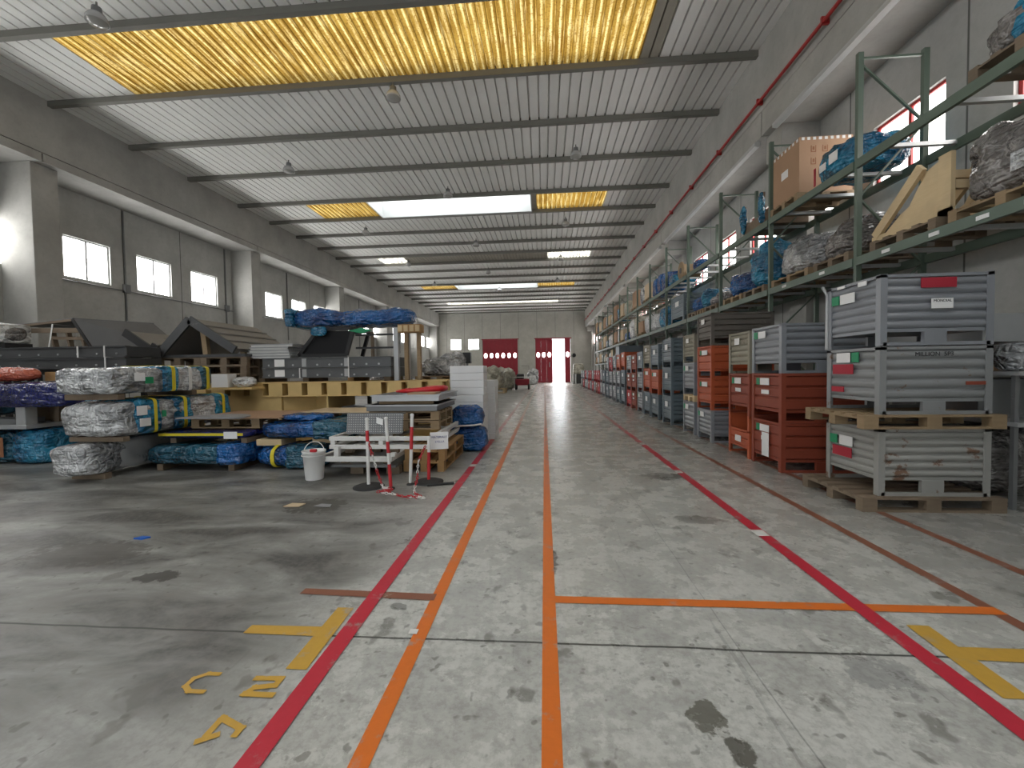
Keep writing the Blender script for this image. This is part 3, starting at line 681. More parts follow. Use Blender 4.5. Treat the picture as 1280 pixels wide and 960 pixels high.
def pack(name, label, cat, x0, x1, y0, y1, z, H, mat, seed, straps=(), cards=(), sleeves=(), group=None, rz=0, amp=.03, long='x', **kw):
    """package between x0..x1, y0..y1; long='y' lays its length along the hall; straps/sleeves/cards sit along the length (0..1)"""
    cx, cy = (x0+x1)/2, (y0+y1)/2; L, D = (x1-x0, y1-y0) if long == 'x' else (y1-y0, x1-x0)
    r = thing(name, label, cat, (cx, cy, z), rz + (0 if long == 'x' else PI/2), group)
    # local +x runs away from the camera's near end when long == 'y' with the aisle face at -y ... +y
    w = crumple(L, D, H, seed, amp, **kw).build('wrapping', M_[mat], r)
    for (a, b, m2) in sleeves:      # a second film wound round one stretch
        xa, xb = (a-.5)*L, (b-.5)*L
        s = crumple(xb-xa, D+.03, H+.03, seed+7, amp*.9, p=9)
        s.xf(Matrix.Translation(((xa+xb)/2, 0, -.004))).build('film_sleeve', M_[m2], r)['label'] = '%s film wound round the bundle' % m2.split('_')[0] if 'film' in m2 else 'bare grey profile'
    for (a, wd, m2) in straps: ring(L, D+.02, H+.02, (a-.5)*L, wd, kw.get('p', 6.0), .02).build('strap', M_[m2], r)['label'] = '%s strap' % m2.split('_')[0]
    for (a, side, zc, wd, hh, m2) in cards:
        g = D/2 + .03; xx = (a-.5)*L
        m = MB()
        if side == 'end': m.box(-L/2-.035, -L/2-.028, a-wd/2, a+wd/2, zc-hh/2, zc+hh/2)
        elif side == 'endp': m.box(L/2+.028, L/2+.035, a-wd/2, a+wd/2, zc-hh/2, zc+hh/2)
        else:
            s = -1 if side == 'neg' else 1; ya, yb = sorted((s*g, s*(g+.006))); m.box(xx-wd/2, xx+wd/2, ya, yb, zc-hh/2, zc+hh/2)
        m.build('label_card', M_[m2], w)['label'] = {'green_tag':'green sticker','white_paper':'white paper label','red_tag':'red card'}.get(m2, 'label')
    return r
def board(name, label, cat, x0, x1, y0, y1, z0, z1, mat, group=None, bevel=.004, rz=0, tilt=None):
    cx, cy = (x0+x1)/2, (y0+y1)/2
    m = MB().cbox(0, 0, (z1-z0)/2, x1-x0, y1-y0, z1-z0)
    o = tag(m.build(name, M_[mat], None, bevel), label, cat, group); o.location = (cx, cy, z0); o.rotation_euler.z = rz
    if tilt: o.rotation_euler.x, o.rotation_euler.y = tilt
    return o
def batten(label, x0, x1, y0, y1, z0, z1, mat='old_wood'):
    return board('timber_batten', label, 'timber', x0, x1, y0, y1, z0, z1, mat, 'timber battens under the goods')

# ---- stack of film-wrapped profiles reaching towards the floor lane (length along the hall)
for i, y in enumerate((5.55, 6.6)):
    batten('timber batten on the floor under the %s of the silver-wrapped bottom bundle' % ('near end' if i == 0 else 'far half'), -6.95, -6.42, y, y+.1, 0, .09)
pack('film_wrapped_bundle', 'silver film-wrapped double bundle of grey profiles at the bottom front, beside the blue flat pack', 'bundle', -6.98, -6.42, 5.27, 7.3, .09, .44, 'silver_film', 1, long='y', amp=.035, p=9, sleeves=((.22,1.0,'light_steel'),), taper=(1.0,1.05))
for i, y in enumerate((5.5, 6.8)):
    batten('timber batten between bottom and middle film bundles, %s' % ('near one' if i == 0 else 'far one'), -6.9, -6.05, y, y+.1, .56, .63)
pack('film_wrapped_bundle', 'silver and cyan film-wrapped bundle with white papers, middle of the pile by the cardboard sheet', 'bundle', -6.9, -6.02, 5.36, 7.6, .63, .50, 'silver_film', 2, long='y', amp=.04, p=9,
     sleeves=((.12,.34,'cyan_film'),(.40,.60,'cyan_film'),(.78,.98,'cyan_film')), straps=((.27,.05,'yellow_strap'),(.51,.06,'yellow_strap'),(.88,.06,'yellow_strap')), cards=((.17,'neg',.36,.16,.14,'white_paper'),(.19,'neg',.18,.17,.12,'white_paper'),(.33,'neg',.28,.07,.1,'green_tag')))
for i, y in enumerate((5.45, 6.7)):
    batten('timber batten between middle and top film bundles, %s' % ('near one' if i == 0 else 'far one'), -6.88, -6.05, y, y+.1, 1.17, 1.25)
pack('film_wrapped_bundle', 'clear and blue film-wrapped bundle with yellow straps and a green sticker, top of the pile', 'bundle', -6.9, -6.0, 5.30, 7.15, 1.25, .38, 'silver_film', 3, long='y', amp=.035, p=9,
     sleeves=((.42,.60,'cyan_film'),(.83,.95,'teal_film')), straps=((.53,.06,'yellow_strap'),(.90,.06,'yellow_strap'),(.70,.06,'white_strap')), cards=((.30,'neg',.19,.13,.10,'green_tag'),(.22,'neg',.24,.16,.12,'white_paper')))
# ---- far-left pile
pack('film_wrapped_crate', 'cyan film-wrapped block on the floor beneath the pale grey steel plate', 'wrapped block', -9.25, -8.62, 6.45, 7.3, .0, .60, 'cyan_film', 4, amp=.03)
pack('film_wrapped_bundle', 'brown and green wrapped block on the floor beside the cyan block', 'wrapped block', -10.6, -9.3, 6.5, 7.4, .0, .58, 'teal_film', 5, amp=.03, cards=((.86,'neg',.3,.22,.34,'printed_brown'),(.7,'neg',.18,.18,.14,'green_tag')))
board('steel_plate', 'pale grey steel plate with a hole lying on the wrapped blocks', 'steel plate', -10.8, -8.75, 6.35, 7.4, .63, .70, 'light_steel', bevel=.006)
o = thing('steel_channel', 'grey U-shaped steel channel lying on the pale steel plate', 'steel channel', (-9.7, 6.6, .701))
MB().box(-.75,.75,-.18,.18,0,.012).box(-.75,.75,-.18,-.168,.012,.10).box(-.75,.75,.168,.18,.012,.10).build('channel', M_['mid_steel'], o)
o = tag(MB().prism([(-.09,-.09),(.09,-.09),(.09,.09),(-.09,.09)], 'z', 0, .3).build('square_post', M_['light_steel'], None, .012), 'short pale square steel post standing on the steel plate under the navy bundle', 'steel post'); o.location = (-8.88, 6.46, .70)
MBx = pack('film_wrapped_bundle', 'navy blue film-wrapped long bundle above the pale steel plate', 'bundle', -9.75, -8.02, 6.3, 7.35, 1.0, .42, 'navy_film', 6, amp=.03, p=9)
for a, b in ((-9.45,-9.25),(-8.95,-8.77)): batten('timber bearer holding up the navy bundle, %s' % ('by the short post' if a > -9 else 'further along'), a, b, 6.85, 7.3, .701, 1.0)
pack('film_wrapped_bundle', 'teal film-wrapped bundle beside the navy one at the edge of the pile', 'bundle', -11.3, -9.8, 6.35, 7.4, .815, .55, 'teal_film', 8, amp=.035)
batten('brown timber laid across the navy bundle behind the red bundle', -8.95, -8.15, 6.8, 7.1, 1.44, 1.60, 'amber_wood')
pack('film_wrapped_bundle', 'red film-wrapped roll with a pale sheet on top of the navy bundle', 'bundle', -10.3, -8.78, 6.35, 6.75, 1.44, .25, 'red_film', 9, amp=.02, p=3.2, cards=((.6,'neg',.15,.18,.14,'stone_film'),(.63,'neg',.11,.1,.09,'green_tag')))
# ---- dark steel frames behind
def trestle(label, x0, x1, y0, y1, h, mat='black_steel'):
    r = thing('steel_trestle', label, 'trestle', (0,0,0)); m = M_[mat]
    for x in (x0, x1-.08):
        for y in (y0, y1-.08): MB().box(x,x+.08,y,y+.08,0,h-.1).build('leg', m, r)
    for y in (y0, y1-.08): MB().box(x0,x1,y,y+.08,h-.1,h).build('top_rail', m, r)
    for x in (x0, x1-.08): MB().box(x,x+.08,y0+.08,y1-.08,h-.1,h).build('cross_rail', m, r)
    return r
trestle('dark steel trestle under the long dark steel troughs by the window wall', -11.3, -8.3, 7.55, 8.1, 1.66)
def trough(label, x0, x1, y0, y1, z0, z1, mat, straps, bolts=8):
    """flanged sheet-metal section with bolts on its face"""
    r = thing('steel_trough', label, 'steel section', ((x0+x1)/2, (y0+y1)/2, z0)); L, D, H = x1-x0, y1-y0, z1-z0; t = .012
    b = MB().box(-L/2,L/2,-D/2,-D/2+t,0,H).box(-L/2,L/2,D/2-t,D/2,0,H).box(-L/2,L/2,-D/2+t,D/2-t,0,t)
    b.box(-L/2,L/2,-D/2-.03,-D/2,H-.025,H).box(-L/2,L/2,-D/2-.03,-D/2,0,.02)
    b.box(-L/2,L/2,D/2-.08,D/2-t,H-t,H).box(-L/2,L/2,-D/2+t,-D/2+.08,H-t,H).box(-L/2,-L/2+t,-D/2+t,D/2-t,t,H-t).box(L/2-t,L/2,-D/2+t,D/2-t,t,H-t)
    b.build('body', M_[mat], r)
    for k in range(bolts):
        x = -L/2 + (k+.5)*L/bolts; MB().prism([(x+.02*math.cos(q*PI/3), .3*H+.02*math.sin(q*PI/3)) for q in range(6)], 'y', -D/2-.012, -D/2).build('bolt', M_['light_steel'], r)
    for (a, wd, mm) in straps: band(L, D+.07, H, (a-.5)*L, wd, g=.004).build('strap', M_[mm], r)
    return r
trough('long dark steel trough lying under another by the window wall', -11.4, -8.06, 7.45, 8.2, 1.67, 1.875, 'dark_steel', ((.88,.03,'white_strap'),))
trough('long dark steel trough lying on top of another by the window wall', -11.4, -8.07, 7.48, 8.2, 1.885, 2.10, 'dark_steel', ((.87,.03,'white_strap'),(.70,.03,'white_strap')))
hd = thing('steel_hood', 'dark sloping sheet-metal hood on legs behind the troughs, near the first concrete column', 'hood', (0,0,0))
def slab(P, t):
    a, b, c = (Vector(q) for q in P[:3]); n = (b-a).cross(c-a).normalized()*t
    vs = [Vector(q) for q in P] + [Vector(q)+n for q in P]
    return MB().add(vs, [(3,2,1,0),(4,5,6,7),(0,1,5,4),(1,2,6,5),(2,3,7,6),(3,0,4,7)])
slab([(-10.98,8.95,2.86),(-10.52,8.95,2.16),(-9.1,9.9,2.16),(-9.9,9.9,2.82)], .03).build('sloping_side', M_['hood_steel'], hd)
slab([(-12.6,8.95,2.72),(-10.98,8.95,2.86),(-9.9,9.9,2.82),(-11.4,9.9,2.74)], .03).build('top_sheet', M_['hood_steel'], hd)
MB().bar((-10.98,8.95,2.86),(-10.52,8.95,2.16),.05,.07).build('edge_flange', M_['black_steel'], hd)
for (p, q, w_, h_) in (((-12.6,8.96,2.71),(-10.98,8.96,2.84),.04,.05),((-12.4,9.0,2.62),(-10.8,9.0,2.60),.05,.11),((-11.7,9.05,2.44),(-10.65,9.05,2.40),.05,.07)): MB().bar(p, q, w_, h_).build('cross_rail', M_['old_wood'], hd)
for k, a in enumerate((-11.55,-11.15,-10.78)): MB().bar((a,9.1,1.8),(a-.16,9.1,2.6),.10,.05).build('prop', M_['old_wood'], hd)
for x, y in ((-12.3,9.2),(-10.6,9.2),(-11.3,9.8),(-9.25,9.8)): MB().box(x,x+.06,y,y+.06,0,2.2).build('leg', M_['black_steel'], hd)
band(.2,.5,.75,0,.035).xf(Matrix.Translation((-11.6,9.15,2.0)) @ Matrix.Rotation(.22,4,'Y')).build('strap', M_['white_strap'], hd)
trestle('tall black trestle holding a round white-capped bundle by the first concrete column', -12.85, -11.85, 8.3, 8.8, 2.28)
pack('film_wrapped_bundle', 'dark round bundle with a white film cap on a trestle by the first concrete column', 'bundle', -12.8, -11.88, 8.25, 8.85, 2.285, .42, 'brown_film', 31, amp=.03, p=3, sleeves=((.3,.95,'white_film'),))
# folded dark sheet-metal sections set like roofs
def fold(label, pts, y0, y1, t, props=()):
    r = thing('folded_steel_section', label, 'steel section', (0,0,0))
    up = []; lo = []; n = len(pts)
    for i, (x, z) in enumerate(pts):
        a = Vector(pts[max(0,i-1)]); b = Vector(pts[min(n-1,i+1)]); d = (b-a).normalized(); nn = Vector((-d.y, d.x)); up.append((x, z)); lo.append((x - nn.x*t, z - nn.y*t))
    MB().prism(up + lo[::-1], 'y', y0, y1).build('sheet', M_['lit_steel'], r)  # paler steel colour, painted in for light falling on the top
    for i in range(n-1):
        a, b = pts[i], pts[i+1]
        MB().bar((a[0],y0-.01,a[1]-t*.5),(b[0],y0-.01,b[1]-t*.5),.05,t+.10).build('end_flange', M_['black_steel' if len(pts) == 3 and pts[2][0] > -8.3 and pts[0][1] > 2.3 else 'dark_steel'], r)
        dx, dz = b[0]-a[0], b[1]-a[1]
    for k in range(1, 4):
        a, b = pts[-2], pts[-1]; f = k/4
        MB().bar((a[0]+(b[0]-a[0])*f, y0+.05, a[1]+(b[1]-a[1])*f+.012),(a[0]+(b[0]-a[0])*f, y1, a[1]+(b[1]-a[1])*f+.012),.05,.03).build('rib', M_['lit_steel'], r)
    for (x, z0, z1, y) in props: MB().bar((x,y,z0),(x-.05,y,z1),.11,.09).build('prop', M_['pallet_wood'], r)
    return r
board('steel_plate', 'dark flat steel plate on the pallets under the tent-shaped steel section', 'steel plate', -8.45, -6.3, 8.35, 9.6, 1.885, 1.945, 'dark_steel')
for s, x in enumerate((-7.88, -6.82)):
    for k in range(3):
        pallet(1.04, .9, 'old_wood', .183, 5, 'old pallet on the yellow frame in the stack %s, %s up' % (('behind the wrapped bundles','beside the bolted panels')[s], ords[k]), 'old dark pallets under the folded steel', (x, 8.82, 1.332+.184*k), .015*((k*7) % 3 - 1))
fold('dark folded steel section set like a tent roof with a timber prop inside', [(-8.22,1.99),(-7.50,2.72),(-6.50,2.06)], 8.32, 10.4, .07, ((-7.25,1.95,2.50,8.45),(-7.2,1.95,2.48,9.5)))
fold('dark folded steel section tipped like a trough beside the tent-shaped one', [(-8.98,2.48),(-8.34,2.06),(-8.26,2.2)], 8.30, 9.7, .06)
pack('film_wrapped_bundle', 'white plastic sack lying on the yellow frame end before the pallets', 'sack', -6.35, -5.9, 7.95, 8.22, 1.25, .2, 'white_film', 33, amp=.03, p=3)
board('cardboard_box', 'small white box on the yellow frame beside the white plastic sack', 'box', -6.75, -6.4, 7.95, 8.2, 1.25, 1.52, 'white_paper')
# ---- flat packs in front of the yellow frame
for i, x in enumerate((-6.15, -4.95)): batten('timber batten on the floor under the teal and blue flat pack, %s' % ('first' if i == 0 else 'second'), x, x+.1, 6.1, 7.0, 0, .10)
pack('film_wrapped_pack', 'teal and blue film-wrapped flat pack on the floor beside the silver bundle', 'flat pack', -6.36, -4.72, 6.02, 7.1, .10, .30, 'teal_film', 11, amp=.03, sleeves=((.76,1.01,'blue_film'),))
for i, x in enumerate((-6.0, -4.8)): batten('timber batten on the teal and blue flat pack, %s' % ('first' if i == 0 else 'second'), x, x+.1, 6.2, 7.0, .42, .50)
o = pack('film_wrapped_sheet', 'thin navy panel with a yellow taped edge and white tag, above the teal flat pack', 'panel', -6.15, -4.70, 6.15, 7.2, .50, .10, 'navy_film', 12, amp=.012, p=10)
MB().box(-.71,.70,-.545,-.530,.045,.085).build('yellow_tape', M_['yellow_strap'], o); MB().box(.40,.62,-.556,-.546,.0,.11).build('label_card', M_['white_paper'], o)
pallet(1.2, .9, 'pallet_wood', .16, 5, 'wooden pallet under the tan cardboard sheet in front of the yellow frame', None, (-5.3, 6.95, .615))
cb = board('cardboard_sheet', 'tan cardboard sheet lying over a pallet in front of the yellow frame', 'cardboard', -5.95, -4.30, 6.42, 7.65, .78, .80, 'cardboard', bevel=.003)
gc = thing('steel_sheet', 'grey rounded steel sheet lying beside the tan cardboard sheet', 'steel sheet', (-5.42, 6.6, .801))
MB().prism([(.02+.55*math.cos(t*PI/14), -.25+.5*math.sin(t*PI/14)) for t in range(15)] + [(-.53,-.35),(.57,-.35)], 'z', .0, .02).build('sheet', M_['grey_card'], gc)
pack('film_wrapped_roll', 'dark blue film-wrapped bolster on the floor with a yellow strap, behind the white bucket', 'bundle', -4.66, -3.5, 6.15, 6.95, .02, .33, 'blue_film', 13, amp=.03, p=3, straps=((.36,.06,'yellow_strap'),), sleeves=((.5,.98,'teal_film'),))
batten('short tan timber between the two blue bundles behind the bucket', -4.62, -4.2, 6.3, 6.7, .36, .46, 'pale_wood'); batten('second timber under the bright blue bundle by the white frames', -3.8, -3.5, 6.5, 7.0, .37, .46, 'pale_wood')
pack('film_wrapped_bundle', 'bright blue film-wrapped bundle resting above the dark blue bolster', 'bundle', -4.65, -3.1, 6.25, 7.3, .46, .26, 'blue_film', 14, amp=.04, p=4, sleeves=((.62,1.0,'teal_film'),))
pack('folded_film', 'folded blue plastic film lying on the bright blue bundle', 'plastic film', -4.42, -3.6, 6.5, 7.0, .73, .10, 'blue_film', 15, amp=.03, p=3)
board('cardboard_sheet', 'pale cardboard sheet lying behind the folded blue film', 'cardboard', -4.35, -3.05, 7.05, 7.95, .80, .82, 'pale_card', bevel=.003)
batten('timber under the pale cardboard sheet', -4.2, -4.0, 7.4, 7.8, 0, .80)
# ---- bucket
b = thing('plastic_bucket', 'white plastic bucket with a wire handle on the floor before the white frames', 'bucket', (-3.29, 5.66, 0))
MB().lathe([(.118,0),(.122,.01),(.150,.38),(.158,.385),(.160,.41),(.148,.41),(.140,.385),(.112,.02)], 28).build('body', M_['bucket_white'], b)
MB().lathe([(.161,.34),(.166,.34),(.166,.352),(.160,.352)], 28, cap=False).build('rim', M_['bucket_white'], b)
MB().tube([(.155*math.cos(PI*t/14), .03*math.sin(PI*t/14), .37+.16*math.sin(PI*t/14)) for t in range(15)], .005, 6).build('handle', M_['white_strap'], b)
o = tag(MB().box(-.04,.05,-.025,.025,-.012,.03).build('red_cloth', M_['red_paint'], None, .01), 'small dark red rag on the rim of the white bucket', 'rag'); o.location = (-3.22, 5.52, .423)
# ---- white tubular frames, black board, pallets
def tube_frame(label, x0, x1, y0, y1, z, t=.065, uprights=(), second=0, cat='frame', mids=()):
    r = thing('white_steel_frame', label, cat, (0,0,0)); w = M_['white_paint']
    for lz in ((z,) if not second else (z, z+second)):
        MB().box(x0,x1,y0,y0+t,lz,lz+t).build('front_bar', w, r, .006); MB().box(x0,x1,y1-t,y1,lz,lz+t).build('rear_bar', w, r, .006)
        MB().box(x0,x0+t,y0+t,y1-t,lz,lz+t).build('side_bar', w, r, .006); MB().box(x1-t,x1,y0+t,y1-t,lz,lz+t).build('side_bar', w, r, .006)
    for x in mids: MB().box(x,x+t*.8,y0+t,y1-t,z+.005,z+t-.005).build('middle_bar', w, r, .006)
    for (x, y, a, b) in uprights: MB().box(x,x+.07,y,y+.07,a,b).build('post', w, r, .006)
    return r
for i, (x, y) in enumerate(((-2.9,5.95),(-2.35,5.95),(-2.9,6.6))): batten('dark timber on the floor under the black board, %s' % ords[i], x, x+.2, y, y+.12, 0, .12)
board('black_board', 'dark grey flat board on the floor timbers under the lower white frame', 'board', -3.15, -2.17, 5.85, 7.0, .12, .155, 'mid_steel')
for k in range(2): pallet(1.5, .62, 'amber_wood', .17, 5, 'orange-brown timber pallet under the white frames beside the red line, %s' % ('lower one' if k == 0 else 'upper one'), None, (-1.83+.02*k, 6.85, .171*k), PI/2)
for i, (x, y) in enumerate(((-3.05,5.95),(-2.4,5.95),(-2.9,6.8))): batten('timber block between the black board and the lower white frame, %s' % ords[i], x, x+.12, y, y+.1, .156, .235)
tube_frame('lower white tubular steel frame beside the bucket', -3.30, -2.17, 5.70, 6.95, .235, .07, ((-3.02,5.70,.305,.45),(-2.2,5.72,.305,.36)))
for i, (x, y) in enumerate(((-3.0,6.0),(-2.3,6.0),(-2.9,6.85))): batten('timber block between the two white frames, %s' % ords[i], x, x+.12, y, y+.08, .306, .40)
tube_frame('upper white double-rail steel frame carrying the paper notice', -3.14, -1.60, 5.80, 7.85, .40, .06, ((-3.12,5.80,.46,.52),(-2.4,5.80,.46,.52),(-1.67,5.80,.46,.52),(-1.67,6.8,.46,.52),(-1.67,7.7,.46,.52)), .12, mids=(-2.5,))
nt = thing('paper_notice', 'white paper notice with blue print fixed to the upper white frame', 'notice', (-1.585, 6.0, .54), .0)
nt.rotation_euler = (0,0,.35)
MB().box(-.13,.12,-.33,-.325,-.12,.12).build('sheet', M_['white_paper'], nt)
text('print', 'MATERIALE', .042, M_['blue_ink'], nt, (-.005,-.332,.05), (PI/2,0,0)); text('print', 'STELLA', .04, M_['blue_ink'], nt, (.0,-.332,-.015), (PI/2,0,0))
# ---- trays, tread plate and red item above the white frames
for k in range(2): pallet(1.15, .95, 'pallet_wood', .14, 5, 'wooden pallet on the upper white frame under the grey trays, %s' % ('lower one' if k == 0 else 'upper one'), None, (-2.25, 6.95, .585 + .15*k))
tp = thing('tread_plate_panel', 'grey checker tread plate panel leaning in front of the grey trays', 'steel plate', (-2.52, 6.05, .585))
slab([(-.47,0,0),(.40,0,0),(.40,.05,.30),(-.47,.05,.30)], .012).build('plate', M_['tread_plate'], tp); MB().box(-.47,.40,.05,.16,.29,.302).build('top_flange', M_['tread_plate'], tp)
slab([(.0,-.016,.16),(.10,-.016,.13),(.10,-.004,.22),(.0,-.004,.25)], .002).build('label_card', M_['white_paper'], tp)
def tray(label, x0, x1, y0, y1, z, h, mat):
    r = thing('steel_tray', label, 'tray', ((x0+x1)/2,(y0+y1)/2,z)); L, D = x1-x0, y1-y0; t = .008
    MB().box(-L/2,L/2,-D/2,D/2,0,t).box(-L/2,L/2,-D/2,-D/2+t,t,h).box(-L/2,L/2,D/2-t,D/2,t,h).box(-L/2,-L/2+t,-D/2+t,D/2-t,t,h).box(L/2-t,L/2,-D/2+t,D/2-t,t,h).build('tray_body', M_[mat], r)
    MB().box(-L/2-.02,L/2+.02,-D/2-.02,-D/2,h-.02,h).box(-L/2-.02,L/2+.02,D/2,D/2+.02,h-.02,h).box(L/2,L/2+.02,-D/2,D/2,h-.02,h).box(-L/2-.02,-L/2,-D/2,D/2,h-.02,h).build('rim', M_['light_steel'], r)
    return r
tray('grey steel tray on the pallets, lower of the two above the white frames', -2.85, -1.70, 6.45, 7.75, .885, .10, 'mid_steel')
batten('timber spacer between the two grey trays, near one', -2.7, -1.8, 6.6, 6.68, .985, 1.04, 'pallet_wood'); batten('timber spacer between the two grey trays, far one', -2.7, -1.8, 7.4, 7.48, .985, 1.04, 'pallet_wood')
tray('grey steel tray, upper of the two, under the red plastic cover', -2.78, -1.68, 6.5, 7.85, 1.04, .10, 'light_steel')
board('cardboard_piece', 'tan cardboard piece lying on the upper grey tray', 'cardboard', -2.2, -1.75, 6.52, 6.9, 1.142, 1.17, 'cardboard')
o = pack('plastic_cover', 'bright red plastic cover lying on the upper grey tray', 'cover', -2.6, -1.72, 6.95, 7.5, 1.142, .11, 'red_plastic', 17, amp=.02, p=4, taper=(.5,1.2))
# ---- barrier posts with chain
PS = [(-2.35,5.32,-2.32,5.26),(-2.05,5.22,-1.99,5.18),(-1.77,5.42,-1.80,5.38),(-1.58,5.54,-1.59,5.52)]
for i, (xt, yt, xb, yb) in enumerate(PS):
    h = (.88,.90,.92,.60)[i]
    r = thing('barrier_post', ['red and white barrier post farthest from the red line, nearest the bucket','red and white barrier post standing in the chain heap','mostly white barrier post with two red bands','short red barrier post under the paper notice'][i], 'barrier post', (xb, yb, 0), 0, 'red and white barrier posts')
    if i in (0, 3): MB().lathe([(.20,0),(.20,.012),(.15,.03),(.03,.04)], 24).build('base', M_['rubber'], r)
    else: MB().lathe([(.05,0),(.05,.015),(.02,.03)], 16).build('base', M_['rubber'], r)
    nseg = 6; z0 = .03
    redk = {0:(4,),1:(0,1,3),2:(3,4),3:(0,1,2,3)}[i]
    for k in range(nseg):
        a = z0 + (h-z0)*k/nseg; b = z0 + (h-z0)*(k+1)/nseg
        f = lambda z: ((xt-xb)*z/h, (yt-yb)*z/h, z)
        MB().tube([f(a), f(b)], .022, 10).build('band', M_['red_paint' if k in redk else 'white_paint'], r)
    MB().lathe([(.026,h),(.026,h+.02),(.01,h+.03)], 12, ((xt-xb),(yt-yb),0)).build('cap', M_['white_paint'], r)
def chain(name, label, pts, link=.05, r=.006):
    """links alternate red and white"""
    t = thing(name, label, 'chain'); P = [Vector(p) for p in pts]; out = []
    for a, b in zip(P, P[1:]):
        n = max(1, round((b-a).length/(link*.8)))
        for k in range(n): out.append((a + (b-a)*((k+.5)/n), (b-a).normalized()))
    for colr, sel in (('red_paint', 0), ('white_paint', 1)):
        m = MB()
        for i, (c, d) in enumerate(out):
            if (i//5) % 2 != sel: continue
            up = Vector((0,0,1)) if abs(d.z) < .9 else Vector((1,0,0)); s = d.cross(up).normalized(); w = d.cross(s)
            s2 = s if i % 2 else w
            m.tube([c + d*(link/2*math.cos(q)) + s2*(link*.3*math.sin(q)) for q in (0,PI/3,2*PI/3,PI,4*PI/3,5*PI/3)], r, 5, True)
        o = m.build('chain_links', M_[colr], t); o['kind'] = 'stuff'
    return t
chain('plastic_chain', 'red and white plastic chain hanging from the first post down to the floor', [(-2.33,5.30,.6),(-2.27,5.28,.42),(-2.2,5.26,.2),(-2.12,5.2,.06),(-2.02,5.05,.012),(-1.92,4.98,.012)])
chain('plastic_chain', 'red and white plastic chain heaped on the floor around the second post', [(-2.1,5.0,.012),(-1.95,5.1,.03),(-2.05,5.08,.045),(-1.9,5.0,.05),(-2.02,4.95,.02),(-1.85,4.92,.012),(-1.75,4.85,.012),(-1.62,4.8,.012),(-1.5,4.85,.012)])
chain('plastic_chain', 'red and white plastic chain draped from the short post across the floor', [(-1.62,5.5,.5),(-1.7,5.42,.3),(-1.68,5.3,.1),(-1.66,5.1,.012),(-1.6,4.95,.012),(-1.48,4.83,.012),(-1.42,4.76,.012),(-1.52,4.78,.02),(-1.66,4.84,.02)])
for i in range(1): tag(MB().tube([(-1.55,5.30,.02),(-1.22,5.42,.02)], .018, 8).build('rubber_bar', M_['rubber'], None), 'short black rubber bar lying on the floor beside the short post', 'bar')
# ---- foam stack and blue bags
ft = [(.66,0),(.63,.01)]
def foam(label, x, y, w, d, z, h):
    o = tag(MB().cbox(0,0,h/2,w,d,h).build('foam_sheet', M_['white_foam'], None, .012), label, 'foam block', 'white foam blocks in two columns'); o.location = (x, y, z); o.rotation_euler.z = .015*((int(z*100)*7) % 5 - 2)
for k in range(11): foam('white foam block in the tall column behind the blue bags, %s from the floor' % ords[k], -1.56, 8.55, .68, .66, .147*k, .145)
for k in range(9): foam('white foam block in the lower column beside the lane, %s from the floor' % ords[k], -1.28, 9.32, .40, .6, .145*k, .143)
pack('blue_plastic_bag', 'lower blue plastic sack of film on the floor before the white foam', 'sack', -1.82, -1.10, 7.55, 8.05, .0, .46, 'blue_film', 21, amp=.05, p=4, straps=((.5,.03,'white_strap'),) if False else ())
pack('blue_plastic_bag', 'upper blue plastic sack slumped on the lower one before the white foam', 'sack', -1.77, -1.16, 7.58, 8.03, .45, .40, 'blue_film', 22, amp=.06, p=3)
MB().tube([(-.30,-.245,.03),(-.1,-.27,.05),(.15,-.27,.06),(.3,-.24,.08)], .018, 6).build('tape', M_['white_strap'], bpy.data.objects['blue_plastic_bag.001'])
# ---- yellow fabricated frame
yf = thing('yellow_steel_frame', 'long yellow fabricated steel frame with cell stiffeners, behind the wrapped packs', 'steel frame', (0,0,0))
ym = M_['yellow_steel']; x0, x1, y0, y1, zb, zt = -8.5, -1.98, 8.3, 9.6, 1.03, 1.33
for nm, a, b in (('front', y0, y0+.26), ('rear', y1-.2, y1)):
    MB().box(x0,x1,a,b,zt-.025,zt).box(x0,x1,a,b,zb,zb+.025).box(x0,x1,b-.03,b-.01,zb+.025,zt-.025).build('side_girder', ym, yf)
    m = MB()
    n = 16
    for k in range(n):
        x = x0 + .06 + k*(x1-x0-.12)/(n-1)
        if nm == 'front': m = MB().box(max(x-.33,x0),x-.05,a+.01,a+.028,zb+.025,zt-.025).box(x-.05,x-.03,a+.01,b-.03,zb+.025,zt-.025)
        else: m = MB().box(x-.01,x+.01,a,b-.04,zb+.025,zt-.025)
        m.build('stiffener', ym, yf)
for x in (x0, -5.4, -3.7, x1-.2): MB().box(x,x+.18,y0+.26,y1-.2,zb+.05,zt-.03).build('cross_member', ym, yf)
def ped(xa, xb):
    m = MB().box(xa,xa+.03,y0+.03,y1-.03,0,zb).box(xb-.03,xb,y0+.03,y1-.03,0,zb).box(xa+.03,xb-.03,y0+.5,y0+.52,0,zb).box(xa-.06,xb+.06,y0,y1,0,.03)
    c = (xa+xb)/2; m.add([(xa+.03,y0+.1,.03),(c,y0+.5,.03),(c,y0+.5,zb),(xa+.03,y0+.1,zb)],[(0,1,2,3)]).add([(xb-.03,y0+.1,.03),(c,y0+.5,.03),(c,y0+.5,zb),(xb-.03,y0+.1,zb)],[(3,2,1,0)])
    m.build('pedestal', ym, yf)
ped(-5.55,-4.5); ped(-2.9,-2.02)
MB().box(-8.3,-5.55,y0+.05,y0+.08,.55,zb).box(-8.3,-5.55,y0+.02,y0+.1,.55,.6).build('web_plate', ym, yf)
m = MB().box(-8.48,-8.3,y0+.05,y1-.05,0,zb).build('pedestal', ym, yf)
MB().box(-6.8, -5.85, 7.9, 8.3, 1.2, 1.245).build('bracket', ym, yf)
